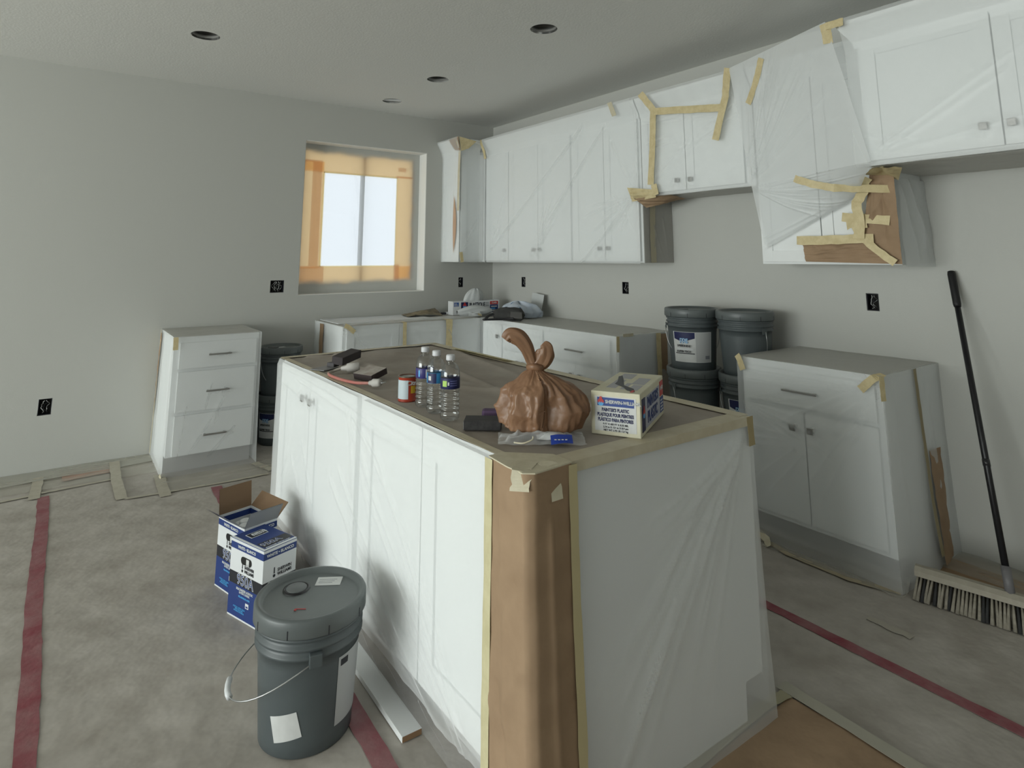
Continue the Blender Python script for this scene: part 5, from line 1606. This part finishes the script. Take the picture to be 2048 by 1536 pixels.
for j in range(17):
    u = j / 16
    for k in range(n):
        a = 2 * pi * k / n
        r_ = .050 * math.sin(pi * (u * .94 + .03)) ** .55 * (1 + .10 * sin(3 * a + 5 * u) + .06 * sin(7 * a + 9 * u))
        vs.append((-.09 + .36 * u, r_ * cos(a) * .9, max(0, .038 + r_ * sin(a))))
m_ = MB(); m_.add(vs, [(j * n + k, j * n + (k + 1) % n, (j + 1) * n + (k + 1) % n, (j + 1) * n + k) for j in range(16) for k in range(n)], WBUN, True); m_.build('film', t)
MB().grid(surf(bil((.0, -.055, .035), (.11, -.060, .040), (.12, -.085, .002), (-.02, -.082, .002)), 16, 12, .12, .06, [(.0, .0, .1, .05, .006, .01, .012)], noise=.004, nscale=25), WBUN).build('loose_corner', t, fix=False)
tape(t, [(-.525, -.545, CZ + .020), (-.49, -.55, CZ + .006)], .02, (0, -.8, .6), TAPE)
# newspaper and a small box by the window
t = thing('newspaper', 'crumpled dark newspaper page lying on the counter under the window', 'paper', (-1.10, -.20, T + .016), R(4))
MB().grid(surf(lambda U, V: (-.02 + U * .36 + .05 * V, -.13 + V * .22, .002 + .055 * U ** 2 * V + .012 * np.sin(4 * U)), 30, 20, .36, .2, [(.05, .02, .3, .16, .01, .02, .010), (.2, .0, .1, .2, .01, .02, .008)], noise=.003, nscale=14, sign=1), M('stained_newsprint', (.13, .11, .08), .85, mott=(.30, .25, .16), scale=14)).build('page', t, fix=False)
t = thing('rag', 'small dark and white scrap beside the newspaper on the counter', 'rag', (-.735, -.26, T + .012), R(8))
MB().box(0, .05, 0, .03, 0, .02, BLKP, bev=.005).build('dark_end', t)
MB().box(.048, .105, -.004, .03, 0, .022, WPL, bev=.008).build('white_end', t)

# shopping bag, black bag and a card in the counter corner
t = thing('shopping_bag', 'white shopping bag with blue print heaped on the counter near the room corner', 'bag', (-.30, -.86, CZ), R(-50))
n, m = 72, 26
vs = []
for j in range(m + 1):
    s = j / m
    for k in range(n):
        a = 2 * pi * k / n
        r_ = np.interp(s, [0, .06, .35, .7, .92, 1], [0, .150, .165, .120, .05, .0])
        z_ = np.interp(s, [0, .06, .35, .7, .92, 1], [0, .003, .05, .105, .128, .13])
        f = 1 + .10 * sin(3 * a + 1) + .07 * sin(7 * a + 4 * s) + .04 * sin(13 * a - 6 * s)
        vs.append((r_ * f * cos(a) * 1.15, r_ * f * sin(a) * .72, max(0, z_ + .016 * sin(4 * a + 3 * s) * s)))
SB = M('white_bag_plastic', (.55, .60, .66), .35, mott=(.47, .53, .62), scale=8)
m_ = MB(); m_.add(vs, [(j * n + k, j * n + (k + 1) % n, (j + 1) * n + (k + 1) % n, (j + 1) * n + k) for j in range(m) for k in range(n)], SB, True); m_.build('bag_body', t)
for (x, y, z, r_) in ((-.03, -.055, .115, .035), (-.10, -.075, .085, .018), (.03, -.085, .085, .014), (-.05, -.10, .075, .014)):
    m_ = MB(); m_.lathe([(0, .010), (r_ * .6, .008), (r_, .0)], M('bag_blue_print', (.06, .14, .30), .4), 14, mx=Matrix.Translation((x, y, z)) @ Matrix.Rotation(R(38), 4, 'X')); m_.build('blue_print', t)
t = thing('black_pouch', 'black pouch bag with a hanging strap in front of the white shopping bag', 'bag', (-.50, -1.00, CZ), R(-58))
vs = []
for j in range(17):
    u = j / 16
    for k in range(36):
        a = 2 * pi * k / 36
        r_ = np.interp(u, [0, .05, .25, .6, .9, 1], [0, .035, .052, .058, .050, 0]) * (1 + .10 * sin(3 * a + 6 * u) + .06 * sin(6 * a - 8 * u))
        vs.append((-.16 + .30 * u, r_ * cos(a) * .9, max(0, .046 + r_ * sin(a))))
POUCH = M('dusty_black_fabric', (.028, .028, .027), .8, mott=(.045, .045, .042), scale=14)
m_ = MB(); m_.add(vs, [(j * 36 + k, j * 36 + (k + 1) % 36, (j + 1) * 36 + (k + 1) % 36, (j + 1) * 36 + k) for j in range(16) for k in range(36)], POUCH, True); m_.build('pouch_body', t)
MB().grid(surf(bil((.03, -.056, .075), (.13, -.050, .072), (.135, -.056, .020), (.03, -.060, .022)), 10, 8, .1, .06, noise=.002, nscale=20), M('dusty_panel', (.075, .072, .068), .8)).build('front_pocket', t, fix=False)
MB().tube(smooth([(-.13, -.02, .05), (-.17, -.05, .035), (-.185, -.085, .012), (-.18, -.13, .010), (-.165, -.155, .012), (-.13, -.125, .012), (-.07, -.085, .012), (.0, -.06, .014), (.06, -.05, .02)], 6), .013, BLACK, 10, sq=(1, .7)).build('strap', t)
t = thing('paper_card', 'pale paper card standing upright behind the white shopping bag', 'card', (-.06, -.86, CZ), R(-90))
MB().grid(surf(bil((-.10, -.008, .205), (.06, .0, .190), (.07, -.05, .002), (-.09, -.055, .002)), 10, 10, .16, .2, noise=.002, nscale=10), M('pale_card', (.52, .54, .53), .7)).build('card_sheet', t, fix=False)

# ------------------------------------------------------------------ lettering to plain meshes
bpy.context.view_layer.update()
for o in [x for x in COL.objects if x.type == 'FONT']:
    me = bpy.data.meshes.new_from_object(o)
    nm, pa, mb_ = o.name, o.parent, o.matrix_basis.copy()
    bpy.data.objects.remove(o)
    q = bpy.data.objects.new('lettering', me)
    q.matrix_basis = mb_
    link(q, pa)
